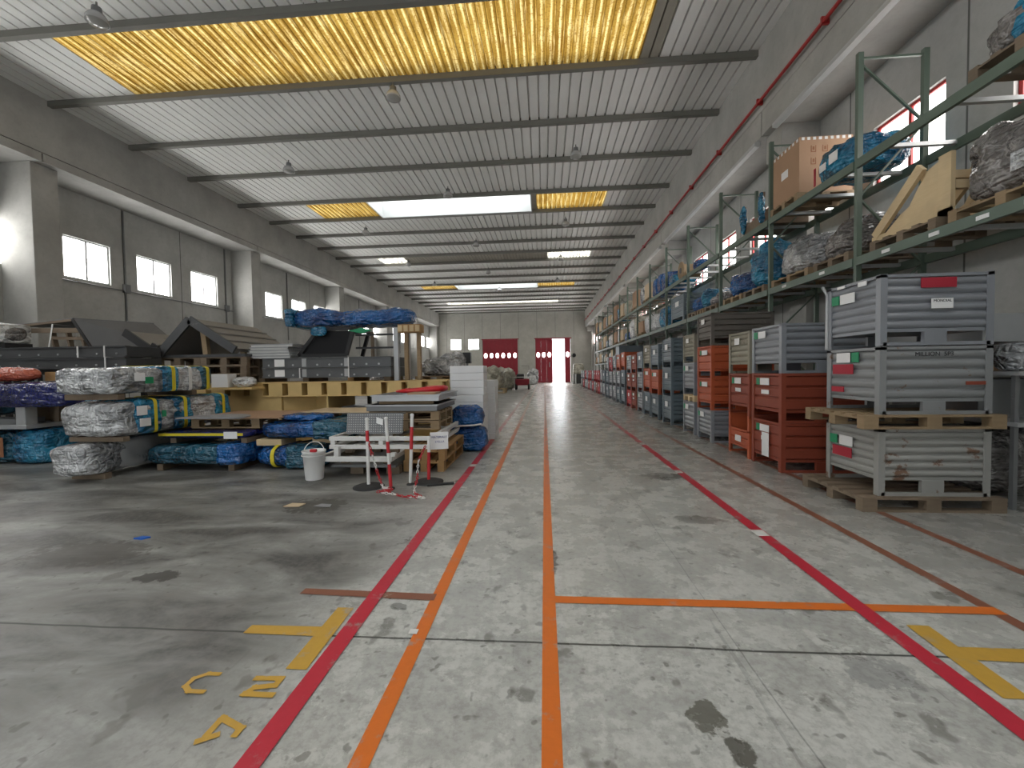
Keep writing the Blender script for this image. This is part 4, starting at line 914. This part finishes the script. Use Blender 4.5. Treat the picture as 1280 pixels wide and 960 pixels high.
# dark steel frames under the yellow frame, seen through the openings
for k in range(4): board('steel_plate', 'dark grey steel plate stacked behind the yellow frame pedestals, %s from the bottom' % ords[k], 'steel plate', -4.4, -3.0, 8.7, 9.4, .3+.13*k, .39+.13*k, 'mid_steel')
batten('timber under the dark plates behind the yellow frame, one end', -4.3,-4.1,8.75,9.35,0,.3); batten('timber under the dark plates behind the yellow frame, other end', -3.3,-3.1,8.75,9.35,0,.3)
for k in range(3):
    for x in (-4.25,-3.2): batten('thin spacer between dark plates, level %s, %s' % (ords[k], 'near the wide pedestal' if x < -4 else 'near the end pedestal'), x, x+.06, 8.75, 9.35, .39+.13*k, .43+.13*k)
# ---- what lies on the yellow frame
for i, x in enumerate((-6.2,-5.2,-4.2,-3.4)): batten('timber bearer on the yellow frame under the bolted steel panels, %s from the dark pallets' % ords[i], x, x+.14, 8.6, 9.4, 1.331, 1.415, 'amber_wood' if i == 2 else 'old_wood')
def bolted(label, z, h, sx):
    r = thing('bolted_panel', label, 'steel panel', (-4.63, 9.0, z)); L, D = 2.84, .95
    MB().box(-L/2,L/2,-D/2,D/2,0,h).build('panel', M_['panel_steel'], r, .006)
    MB().box(-L/2,L/2,-D/2-.03,-D/2-.0,h-.02,h).box(-L/2,L/2,-D/2-.03,-D/2,0,.02).build('flange', M_['panel_steel'], r)
    for k in range(10):
        for zz in (.28,): 
            x = -L/2+.15+k*.27; MB().prism([(x+.022*math.cos(q*PI/4), zz*h+.022*math.sin(q*PI/4)) for q in range(8)], 'y', -D/2-.014, -D/2).build('bolt', M_['light_steel'], r)
    for a in (.33, .66): MB().box(-L/2+L*a-.05,-L/2+L*a+.05,-D/2-.008,-D/2,.02,h-.02).build('joint_plate', M_['light_steel'], r)
    MB().box(-L/2+.28,-L/2+.50,-D/2-.016,-D/2-.004,.03,h-.03).build('label_card', M_['white_paper'], r)
    for a in sx: band(L, D+.07, h, (a-.5)*L, .022, g=.004).build('strap', M_['white_strap'], r)
bolted('bolted dark grey steel panel, lower of the two on the yellow frame', 1.416, .205, (.30,.68))
bolted('bolted dark grey steel panel, upper of the two on the yellow frame', 1.63, .215, (.68,))
for k in range(5):
    tray('white tray in the small stack on the steel panels, %s from the bottom' % ords[k], -6.40+.02*k, -5.45-.015*k*(1 if k < 4 else -1), 8.56, 9.2, 1.848+.062*k, .055, 'white_paint')
cab = thing('black_steel_cabin', 'black slanted steel cabin frame with dark glass standing on the bolted panels', 'cabin frame', (0,0,0))
F = [(-5.28,8.62,1.89),(-4.22,8.62,1.89),(-4.05,8.62,2.45),(-4.82,8.62,2.45)]
def frame4(P, w, dpt, mat, parent, nm):
    m = MB()
    for a, b in zip(P, P[1:]+P[:1]): m.bar(a, b, dpt, w, up=(0,1,0))
    m.build(nm, M_[mat], parent)
for (a, b, nm) in ((F[0],F[3],'slanted_post'),(F[1],F[2],'slanted_post'),(F[3],F[2],'top_rail'),(F[0],F[1],'bottom_rail')): MB().bar(a,b,.07,.07,up=(0,1,0)).build(nm, M_['black_steel'], cab)
B_ = [(x, 9.4, z) for x, y, z in F]
for (a, b, nm) in ((B_[0],B_[3],'slanted_post'),(B_[1],B_[2],'slanted_post'),(B_[3],B_[2],'top_rail')): MB().bar(a,b,.07,.07,up=(0,1,0)).build(nm, M_['black_steel'], cab)
for i in (2, 3): MB().bar(F[i],B_[i],.06,.06).build('side_rail', M_['black_steel'], cab)
gl = N('dark_glass'); gl.bsdf((.012,.012,.014), .35, spec=.25); M_['dark_glass'] = gl.m
slab([(-5.2,8.65,1.89),(-4.27,8.65,1.89),(-4.12,8.65,2.41),(-4.80,8.65,2.41)], .012).build('glass', M_['dark_glass'], cab)
slab([(-5.27,8.64,1.89),(-4.83,8.64,2.42),(-4.83,9.38,2.42),(-5.27,9.38,1.89)], .012).build('side_sheet', M_['black_steel'], cab)
st = thing('steel_stand', 'grey steel and timber stand holding the blue long bundle above the yellow frame', 'stand', (0,0,0))
MB().box(-3.2,-3.1,8.66,8.76,1.332,2.46).build('steel_post', M_['light_steel'], st)
MB().box(-3.2,-3.1,9.4,9.5,1.332,2.46).build('steel_post', M_['light_steel'], st)
for i,(x,y,zt_) in enumerate(((-2.98,8.7,2.35),(-2.72,8.75,2.35))): MB().box(x,x+.08,y,y+.09,1.332,zt_).build('timber_post', M_['pallet_wood'], st)
MB().box(-4.05,-3.2,8.70,8.74,2.02,2.06).box(-4.05,-3.2,8.70,8.74,2.30,2.34).build('rail', M_['black_steel'], st)
MB().box(-3.8,-3.74,8.9,8.96,1.85,2.4).build('rail_post', M_['old_wood'], st)
MB().box(-3.1,-2.6,8.66,8.9,2.35,2.52).build('timber_head', M_['amber_wood'], st)
for k in range(4): MB().box(-3.09+.125*k,-3.0+.125*k,8.64,8.66,2.37,2.50).build('timber_pad', M_['pale_wood'], st)
pack('film_wrapped_bundle', 'long blue film-wrapped bundle highest of all, lying above the black cabin', 'bundle', -5.55, -2.85, 8.55, 9.45, 2.52, .36, 'blue_film', 23, amp=.05, p=4, hump=.25, sleeves=((.0,.07,'cyan_film'),))
pack('hanging_film', 'teal film flap hanging under the long blue bundle at the cabin edge', 'plastic film', -4.95, -4.6, 8.5, 8.58, 2.3, .2, 'cyan_film', 24, amp=.02, p=3)
tag(slab([(-4.15,8.58,2.40),(-3.85,8.58,2.34),(-3.62,8.58,2.40),(-3.86,8.58,2.46)], .01).build('green_tag', M_['green_tag']), 'bright green tag hanging below the long blue bundle', 'tag')
# ---- beyond the yellow frame
pallet(1.2, .9, 'pallet_wood', .15, 5, 'pallet under the crumpled silver bundle behind the foam', None, (-2.55, 10.4, 1.252))
trestle('dark trestle under the crumpled silver bundle behind the foam', -3.1, -2.0, 10.0, 10.8, 1.25)
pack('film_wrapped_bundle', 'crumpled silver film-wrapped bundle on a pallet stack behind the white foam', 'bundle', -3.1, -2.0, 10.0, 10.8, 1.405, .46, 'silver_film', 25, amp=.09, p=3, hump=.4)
pack('film_wrapped_bundle', 'low grey film bundle behind the yellow frame end, next to the silver one', 'bundle', -4.6, -3.3, 10.2, 11.0, 1.0, .42, 'grey_film', 26, amp=.05, p=3)
trestle('dark trestle under the low grey film bundle behind the yellow frame', -4.5, -3.4, 10.25, 10.95, 1.0)
bb = thing('control_box', 'small black box on a post behind the white foam', 'box', (-2.35, 12.6, 0)); MB().box(-.03,.03,-.03,.03,0,1.75).build('post', M_['mid_steel'], bb); MB().box(-.12,.12,-.1,.1,1.75,2.08).build('box', M_['black_steel'], bb)
# far floor goods on the window side
pallet(2.2, 1.6, 'pale_wood', .3, 6, 'pale timber skid under the stone-coloured bundle far down the lane', None, (-3.75, 28.5, 0))
pack('film_wrapped_bundle', 'stone-coloured film-wrapped heap on a pale skid far down the lane', 'bundle', -4.9, -2.8, 27.8, 29.2, .3, 1.35, 'stone_film', 27, amp=.16, p=3, hump=.3)
pack('film_wrapped_bundle', 'grey-green wrapped heap on the floor beyond the stone-coloured one', 'bundle', -4.2, -2.3, 32.4, 33.8, .0, 1.55, 'stone_film', 28, amp=.2, p=2.6, hump=.3)
mc = thing('floor_sweeper', 'dark red ride-on machine with a white frame parked far down the lane', 'machine', (-1.75, 33.2, 0))
MB().box(-.55,.55,-.6,.6,.35,.85).build('body', M_['door_red'], mc, .05); MB().box(-.45,.15,-.4,.4,.85,1.25).build('seat_hood', M_['black_steel'], mc, .08)
for x in (-.5,.5):
    for y in (-.5,.5): MB().lathe([(.22,-.06),(.24,-.03),(.24,.03),(.22,.06)], 16).xf(Matrix.Translation((x,y,.24)) @ Matrix.Rotation(PI/2,4,'Y')).build('wheel', M_['rubber'], mc)
MB().tube([(-.6,-.65,.1),(-.6,-.65,1.0),(.6,-.65,1.0),(.6,-.65,.1)], .03, 8).build('guard_frame', M_['white_paint'], mc); MB().tube([(.5,.55,.8),(.5,.55,1.9),(-.1,.55,1.9)], .025, 8).build('mast', M_['mid_steel'], mc)
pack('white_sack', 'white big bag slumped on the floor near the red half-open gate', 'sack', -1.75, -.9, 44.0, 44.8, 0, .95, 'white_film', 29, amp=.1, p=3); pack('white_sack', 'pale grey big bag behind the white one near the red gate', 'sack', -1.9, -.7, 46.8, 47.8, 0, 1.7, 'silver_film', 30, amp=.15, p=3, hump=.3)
fx = pack('cardboard_box', 'pale boxed load on the floor beside the racks near the open gate', 'box', 3.2, 4.4, 46.3, 47.4, 1.0, 1.2, 'stone_film', 34, amp=.03)
board('machine_base', 'dark crate under the pale boxed load near the open gate', 'crate', 3.15, 4.45, 46.2, 47.5, 0, 1.0, 'dark_steel'); 
for i, x in enumerate((3.05, 3.3)): tag(MB().tube([(x,44.5,0),(x,44.5,1.1)], .07, 10).build('bollard', M_['white_paint']), 'white bollard by the end of the racks, %s' % ('nearer the lane' if i == 0 else 'nearer the racks'), 'bollard')
ex = thing('fire_extinguisher', 'dark round alarm bell on the far wall beside the open gate', 'alarm bell', (3.62, 51.33, 3.3)); MB().lathe([(.25,0),(.25,.06),(.1,.1)], 16).xf(Matrix.Rotation(PI/2,4,'X')).build('bell', M_['black_steel'], ex); ex.name = 'alarm_bell'
# scraps on the floor
o = tag(MB().prism([(-.06,-.02),(.03,-.03),(.07,.02),(-.02,.03)], 'z', 0, .012).build('plastic_scrap', M_['blue_plastic']), 'small blue plastic scrap on the bare floor', 'scrap'); o.location = (-3.73, 3.52, .001)
o = tag(MB().prism([(-.1,-.06),(.08,-.05),(.1,.05),(-.07,.06)], 'z', 0, .008).build('cardboard_scrap', M_['pale_card']), 'flat tan cardboard scrap on the floor before the bucket', 'scrap'); o.location = (-2.86, 4.5, .001)
o = tag(MB().prism([(-.1,-.03),(.1,-.05),(.08,.03),(-.05,.05)], 'z', 0, .006).build('cardboard_scrap', M_['grey_card']), 'flat grey-brown cardboard scrap beside the tan one on the floor', 'scrap'); o.location = (-2.52, 4.5, .001)

# ------------------------------------------------------------------ loads on the racking
S1_, S2_ = 3.118, 4.548
def rpal(label, y, z, w=.9, mat='pallet_wood'): return pallet(1.0, w, mat, .13, 5, label, 'pallets on the rack shelves', (5.13, y, z))
# lower shelf
rpal('pallet under the big grey-brown wrapped bundle on the lower rack shelf', 4.65, S1_, 1.1)
pack('film_wrapped_bundle', 'big grey-brown film-wrapped bundle on the lower shelf of the nearest rack bay', 'bundle', 4.68, 5.6, 4.02, 5.22, S1_+.13, .78, 'brown_film', 41, amp=.07, p=3.5, hump=.35, long='y', cards=((.3,'pos',.25,.4,.18,'silver_film'),))
rpal('dark pallet under the yellow timber cradle on the lower rack shelf', 5.85, S1_, 1.0, 'old_wood')
cr = thing('timber_cradle', 'pale yellow A-shaped timber cradle on the lower shelf of the nearest rack bay', 'cradle', (0,0,0))
for x in (4.74, 5.40):
    MB().prism([(5.46,3.33),(6.25,3.33),(6.0,3.50),(5.86,3.56),(5.74,3.74),(5.60,3.90),(5.46,3.94)], 'x', x+.01, x+.035).build('side_plate', M_['pale_wood'], cr)
for x in (4.71,5.38):
    MB().box(x,x+.05,5.26,5.42,3.25,3.97).build('upright', M_['pale_wood'], cr); MB().bar((x+.02,6.38,3.33),(x+.02,5.66,3.97),.05,.13).build('brace', M_['pale_wood'], cr); MB().box(x,x+.03,5.26,6.42,3.25,3.33).build('sill', M_['pale_wood'], cr)
for y, z in ((5.32,3.6),(6.36,3.29),(5.72,3.88)): MB().box(4.79,5.40,y-.03,y+.03,z-.05,z+.05).build('cross_rail', M_['pale_wood'], cr)
L1 = [  # y0,y1,h,film,kind,label
 (6.74,7.62,.55,'brown_film','grey-brown film-wrapped heap on a dark tray, lower shelf beyond the timber cradle',.07),
 (7.72,8.95,.66,'silver_film','grey clear-film bundle on the lower shelf before the second upright',.08),
 (9.18,10.15,.95,'cyan_film','tall cyan film-wrapped load on the lower shelf just past the second upright',.07),
 (10.2,11.25,.62,'blue_film','lower blue film-wrapped load beside the tall cyan one on the lower shelf',.06),
 (11.62,12.5,.34,'grey_film','flat grey film-wrapped sack on the lower shelf in the fourth rack bay',.07),
 (12.55,13.1,.6,'cyan_film','cyan film-wrapped load in the middle of the fourth bay, lower shelf',.06),
 (13.15,13.9,.45,'blue_film','small blue film-wrapped load at the end of the fourth bay, lower shelf',.05)]
for i, (a, b, h, f, lb, am) in enumerate(L1):
    rpal('pallet under the ' + lb.split(' on ')[0].split(' in ')[0].split(' at ')[0].split(' beside ')[0] + ', lower shelf', (a+b)/2, S1_, b-a-.05, 'old_wood' if i % 2 == 0 else 'pallet_wood')
    pack('film_wrapped_bundle', lb, 'bundle', 4.70, 5.58, a, b, S1_+.13, h, f, 50+i, amp=am, p=3, hump=.35, long='y')
# upper shelf
rpal('pallet under the wrapped load at the nearest end of the upper shelf', 4.5, S2_, 1.0, 'old_wood')
pack('film_wrapped_bundle', 'grey-brown wrapped bundle with cyan film below, upper shelf of the nearest bay', 'bundle', 4.68, 5.6, 3.95, 5.05, S2_+.13, .42, 'brown_film', 61, amp=.07, p=3, hump=.3, long='y', sleeves=((.35,.62,'cyan_film'),))
pack('film_wrapped_bundle', 'long dark blue film-wrapped load with white papers on the upper shelf', 'bundle', 4.70, 5.58, 6.76, 7.7, S2_+.01, .50, 'cyan_film', 62, amp=.05, p=5, long='y', sleeves=((.45,.8,'teal_film'),), cards=((.45,'pos',.3,.2,.16,'white_paper'),(.72,'pos',.25,.16,.12,'white_paper'),(.93,'pos',.18,.05,.3,'red_tag')))
rpal('pallet under the large brown cardboard box on the upper shelf', 8.52, S2_, .9)
def carton(label, x0, x1, y0, y1, z, h, mat='cardboard', marks=True):
    r = thing('cardboard_box', label, 'box', ((x0+x1)/2,(y0+y1)/2,z)); a, b = (x1-x0)/2, (y1-y0)/2; t = .012
    MB().box(-a,a,-b,-b+t,0,h).box(-a,a,b-t,b,0,h).box(-a,-a+t,-b+t,b-t,0,h).box(a-t,a,-b+t,b-t,0,h).box(-a+t,a-t,-b+t,b-t,0,t).box(-a+t,a-t,-b+t,b-t,h-.02,h-.01).build('carton', M_[mat], r)
    if marks:
        MB().box(-a-.004,-a-.0005,-.08,.14,h*.45,h*.6).build('label_card', M_['white_paper'], r)
        m = MB()
        for i in range(2):
            for j in range(2):
                x = -a+.2+.2*i; z = h-.28-.22*j; m.box(x,x+.09,-b-.003,-b-.0005,z,z+.012).box(x,x+.012,-b-.003,-b-.0005,z+.012,z+.12).box(x+.078,x+.09,-b-.003,-b-.0005,z+.012,z+.12).box(x+.03,x+.06,-b-.003,-b-.0005,z+.04,z+.1)
        m.build('handling_symbols', M_['printed_brown'], r)
        m = MB()
        for k in range(9): m.cbox(-a+.06+k*(2*a-.12)/8, -b-.004, h-.035, .05, .006, .05)
        for k in range(7): m.cbox(-a-.004, -b+.06+k*(2*b-.12)/6, h-.035, .006, .05, .05)
        m.build('edge_strip', M_['white_strap'], r)
    return r
carton('large brown cardboard box with printed handling symbols on the upper shelf', 4.68, 5.6, 8.1, 8.96, S2_+.13, 1.0)
op = thing('open_crate', 'open dark crate with cyan film strips hanging, upper shelf past the big cardboard box', 'crate', (5.13, 9.75, S2_))
for s in (-1,1): MB().box(-.45,.45,s*.42-.012,s*.42+.012,0,.3).build('side', M_['old_wood'], op); MB().box(s*.45-.012,s*.45+.012,-.41,.41,0,.22).build('end', M_['old_wood'], op); MB().box(-.47,-.43,s*.42-.02,s*.42+.02,0,.66).build('corner_post', M_['old_wood'], op)
MB().box(-.44,.44,-.41,.41,0,.03).build('floor_board', M_['old_wood'], op)
for s, k in ((-1,71),(1,72)): crumple(.10,.14,.66,k,.04,p=3).xf(Matrix.Translation((-.49,s*.40,.02))).build('film_strip', M_['cyan_film'], op)
pack('film_wrapped_bundle', 'small deep blue bag on the upper shelf in the fourth rack bay', 'bag', 4.7, 5.1, 13.1, 13.75, S2_+.002, .28, 'blue_film', 63, amp=.05, p=3)
rd = thing('cable_reel', 'round tan drum lying on the upper shelf in the fifth rack bay', 'drum', (5.0, 14.8, S2_+.30))
MB().lathe([(.30,-.3),(.30,-.26),(.22,-.25),(.22,.25),(.30,.26),(.30,.3)], 20).xf(Matrix.Rotation(PI/2,4,'Y')).build('drum', M_['pallet_wood'], rd); MB().lathe([(.1,-.31),(.1,-.301)], 16).xf(Matrix.Rotation(PI/2,4,'Y')).build('hub', M_['black_steel'], rd)
pack('film_wrapped_bundle', 'cyan and clear film heap on the upper shelf beyond the round drum', 'bundle', 4.7, 5.5, 15.3, 16.3, S2_+.002, .45, 'cyan_film', 64, amp=.08, p=3, hump=.3)
for i, (a, b) in enumerate(((16.6,17.2),(17.25,17.85),(17.95,18.6))): pack('blue_stack', 'tall blue wrapped load on the upper shelf of the sixth bay, %s of three' % ords[i], 'wrapped load', 4.70, 5.55, a, b, S2_+.002, (.72,.8,.78)[i], 'blue_film', 66+i, amp=.04, p=6, group='blue loads of the sixth bay')
far = [('carton','pale_card',.95),('pack','silver_film',.8),('carton','cardboard',.9),('pack','stone_film',.9),('carton','pale_card',1.0),('pack','cyan_film',.75),('carton','cardboard',1.05),('pack','stone_film',.8)]
def fill(y, yend, z, start, lvl, seq):
    k = start; n = 0
    while y < yend:
        w = .95 + .25*((k*5) % 4)/3; kd, mt, h = seq[k % len(seq)]; h *= .85 + .1*((k*3) % 4)
        if min(abs(y - u) for u in UY) < .1 or any(y < u < y+w for u in UY):
            y = min([u for u in UY if u > y - .1] or [y]) + .09; 
            if any(y < u < y+w for u in UY): w = min(u for u in UY if u > y) - y - .08
        nm = {'pale_card':'pale','cardboard':'brown','silver_film':'silver film-wrapped','stone_film':'stone-coloured wrapped','cyan_film':'cyan film-wrapped','blue_film':'blue film-wrapped','grey_film':'grey film-wrapped','white_film':'white film-wrapped'}[mt]
        n += 1
        if kd == 'carton': 
            rpal('pallet under the %s load of the far part of the %s shelf' % (ords[n-1], lvl), y+w/2, z, w-.04)
            carton('%s cardboard box on the %s shelf, %s load of its far part' % (nm, lvl, ords[n-1]), 4.70, 5.55, y, y+w, z+.13, h-.13, mt, False)
        else: pack('film_wrapped_load', '%s load on the %s shelf, %s load of its far part' % (nm, lvl, ords[n-1]), 'wrapped load', 4.70, 5.55, y, y+w, z+.002, h, mt, 80+k+int(z), amp=.05, p=4, n=(8,8,8))
        y += w + .1; k += 1
fill(19.0, 38.3, S2_, 0, 'upper', far)
o = dup(TPL['blue']); o.location = (5.16, 15.2, S1_); o.rotation_euler.z = 0; o.scale = (.76,1.7,1.25); o['label'] = 'blue-grey steel crate on the lower rack shelf in the fifth bay'; o['group'] = 'steel crates on the rack shelves'
if False: pass
pack('film_wrapped_bundle', 'bright cyan film-wrapped load on the lower shelf beyond the blue-grey crate', 'wrapped load', 4.70, 5.55, 16.6, 17.7, S1_+.002, .85, 'cyan_film', 74, amp=.05, p=4, long='y')
pack('film_wrapped_bundle', 'white clear-film load on the lower shelf in the sixth rack bay', 'wrapped load', 4.70, 5.55, 17.85, 18.75, S1_+.002, .75, 'white_film', 75, amp=.05, p=4, long='y')
fill(19.0, 38.3, S1_, 3, 'lower', [('pack','white_film',1.0),('pack','blue_film',.55),('carton','pale_card',.9),('pack','white_film',.9),('carton','cardboard',.8),('pack','stone_film',.95)])
fill(24.0, 38.3, 2.002, 1, 'bottom', [('carton','pale_card',.75),('pack','white_film',.7),('carton','cardboard',.7),('pack','stone_film',.75),('pack','silver_film',.7)])
# goods on the floor under the nearest rack bay, beside the near stack
pack('film_wrapped_bundle', 'dark film-wrapped bundle on the floor under the nearest rack bay', 'bundle', 4.72, 5.6, 4.95, 6.2, .0, .80, 'grey_card' if False else 'brown_film', 76, amp=.07, p=3)
sh = thing('shelf_unit', 'low grey shelf unit beneath the nearest rack bay beside the near crate stack', 'shelf', (0,0,0))
for z in (.86, 1.38): MB().box(4.74,5.60,4.55,6.3,z,z+.04).build('shelf_board', M_['light_steel'], sh)
for x in (4.76, 5.54):
    for y in (4.6, 6.2): MB().box(x,x+.04,y,y+.04,0,1.38).build('leg', M_['mid_steel'], sh)
board('steel_plate', 'dull grey steel sheet stack standing on the lower board of the shelf unit', 'steel plate', 4.8, 5.55, 5.0, 6.15, .901, 1.33, 'mid_steel')
carton('small brown cardboard box on the top board of the shelf unit', 5.0, 5.45, 5.3, 5.8, 1.421, .26, 'cardboard', False)
pack('film_wrapped_bundle', 'small clear film-wrapped parcel on top of the shelf unit', 'parcel', 4.8, 5.05, 4.62, 4.92, 1.421, .3, 'silver_film', 77, amp=.03, p=3)
board('pale_sheet', 'pale flat panel laid on the parcels above the shelf unit', 'panel', 4.78, 5.58, 4.95, 6.2, 1.74, 2.05, 'light_steel')
board('cardboard_box', 'long dark box under the pale flat panel on the shelf unit', 'box', 5.0, 5.5, 5.85, 6.15, 1.421, 1.738, 'old_wood')

# ------------------------------------------------------------------ light and camera
ld = bpy.data.lights.new('hazy_sun', 'SUN'); ld.energy = SUN_E; ld.angle = .35; ld.color = (1,.97,.92)
lo = bpy.data.objects.new('hazy_sun', ld); col.objects.link(lo); lo.rotation_euler = (-math.radians(58), 0, -.06)

w = bpy.data.worlds.new('overcast_sky'); sc.world = w; w.use_nodes = True
bg = w.node_tree.nodes['Background']; bg.inputs[0].default_value = (.93,.97,1.0,1); bg.inputs[1].default_value = SKY_STRENGTH
cam = bpy.data.cameras.new('camera'); co = bpy.data.objects.new('camera', cam); col.objects.link(co)
cam.sensor_width = 36; cam.lens = 36*520/1280; cam.clip_start = .05; cam.clip_end = 200
dX = Vector((0.996879,0.0119625,0.0780326)); dY = Vector((0.0776082,0.0325763,-0.9964516)); dZ = Vector((-0.0144621,0.9993977,0.0315462))
co.matrix_world = Matrix.Translation((0,0,1.5)) @ Matrix((dX, dY, dZ)).to_4x4()
sc.camera = co
vs = sc.view_settings; vs.view_transform = 'Standard'; vs.look = 'None'; vs.gamma = 1; vs.use_curve_mapping = False; vs.exposure = EXPO
sc.cycles.use_denoising = True
MB().box(-.624, -.616, -.12, .06, .16, .50).build('hanging_sheet', M_['white_paper'], TPL['rust'])
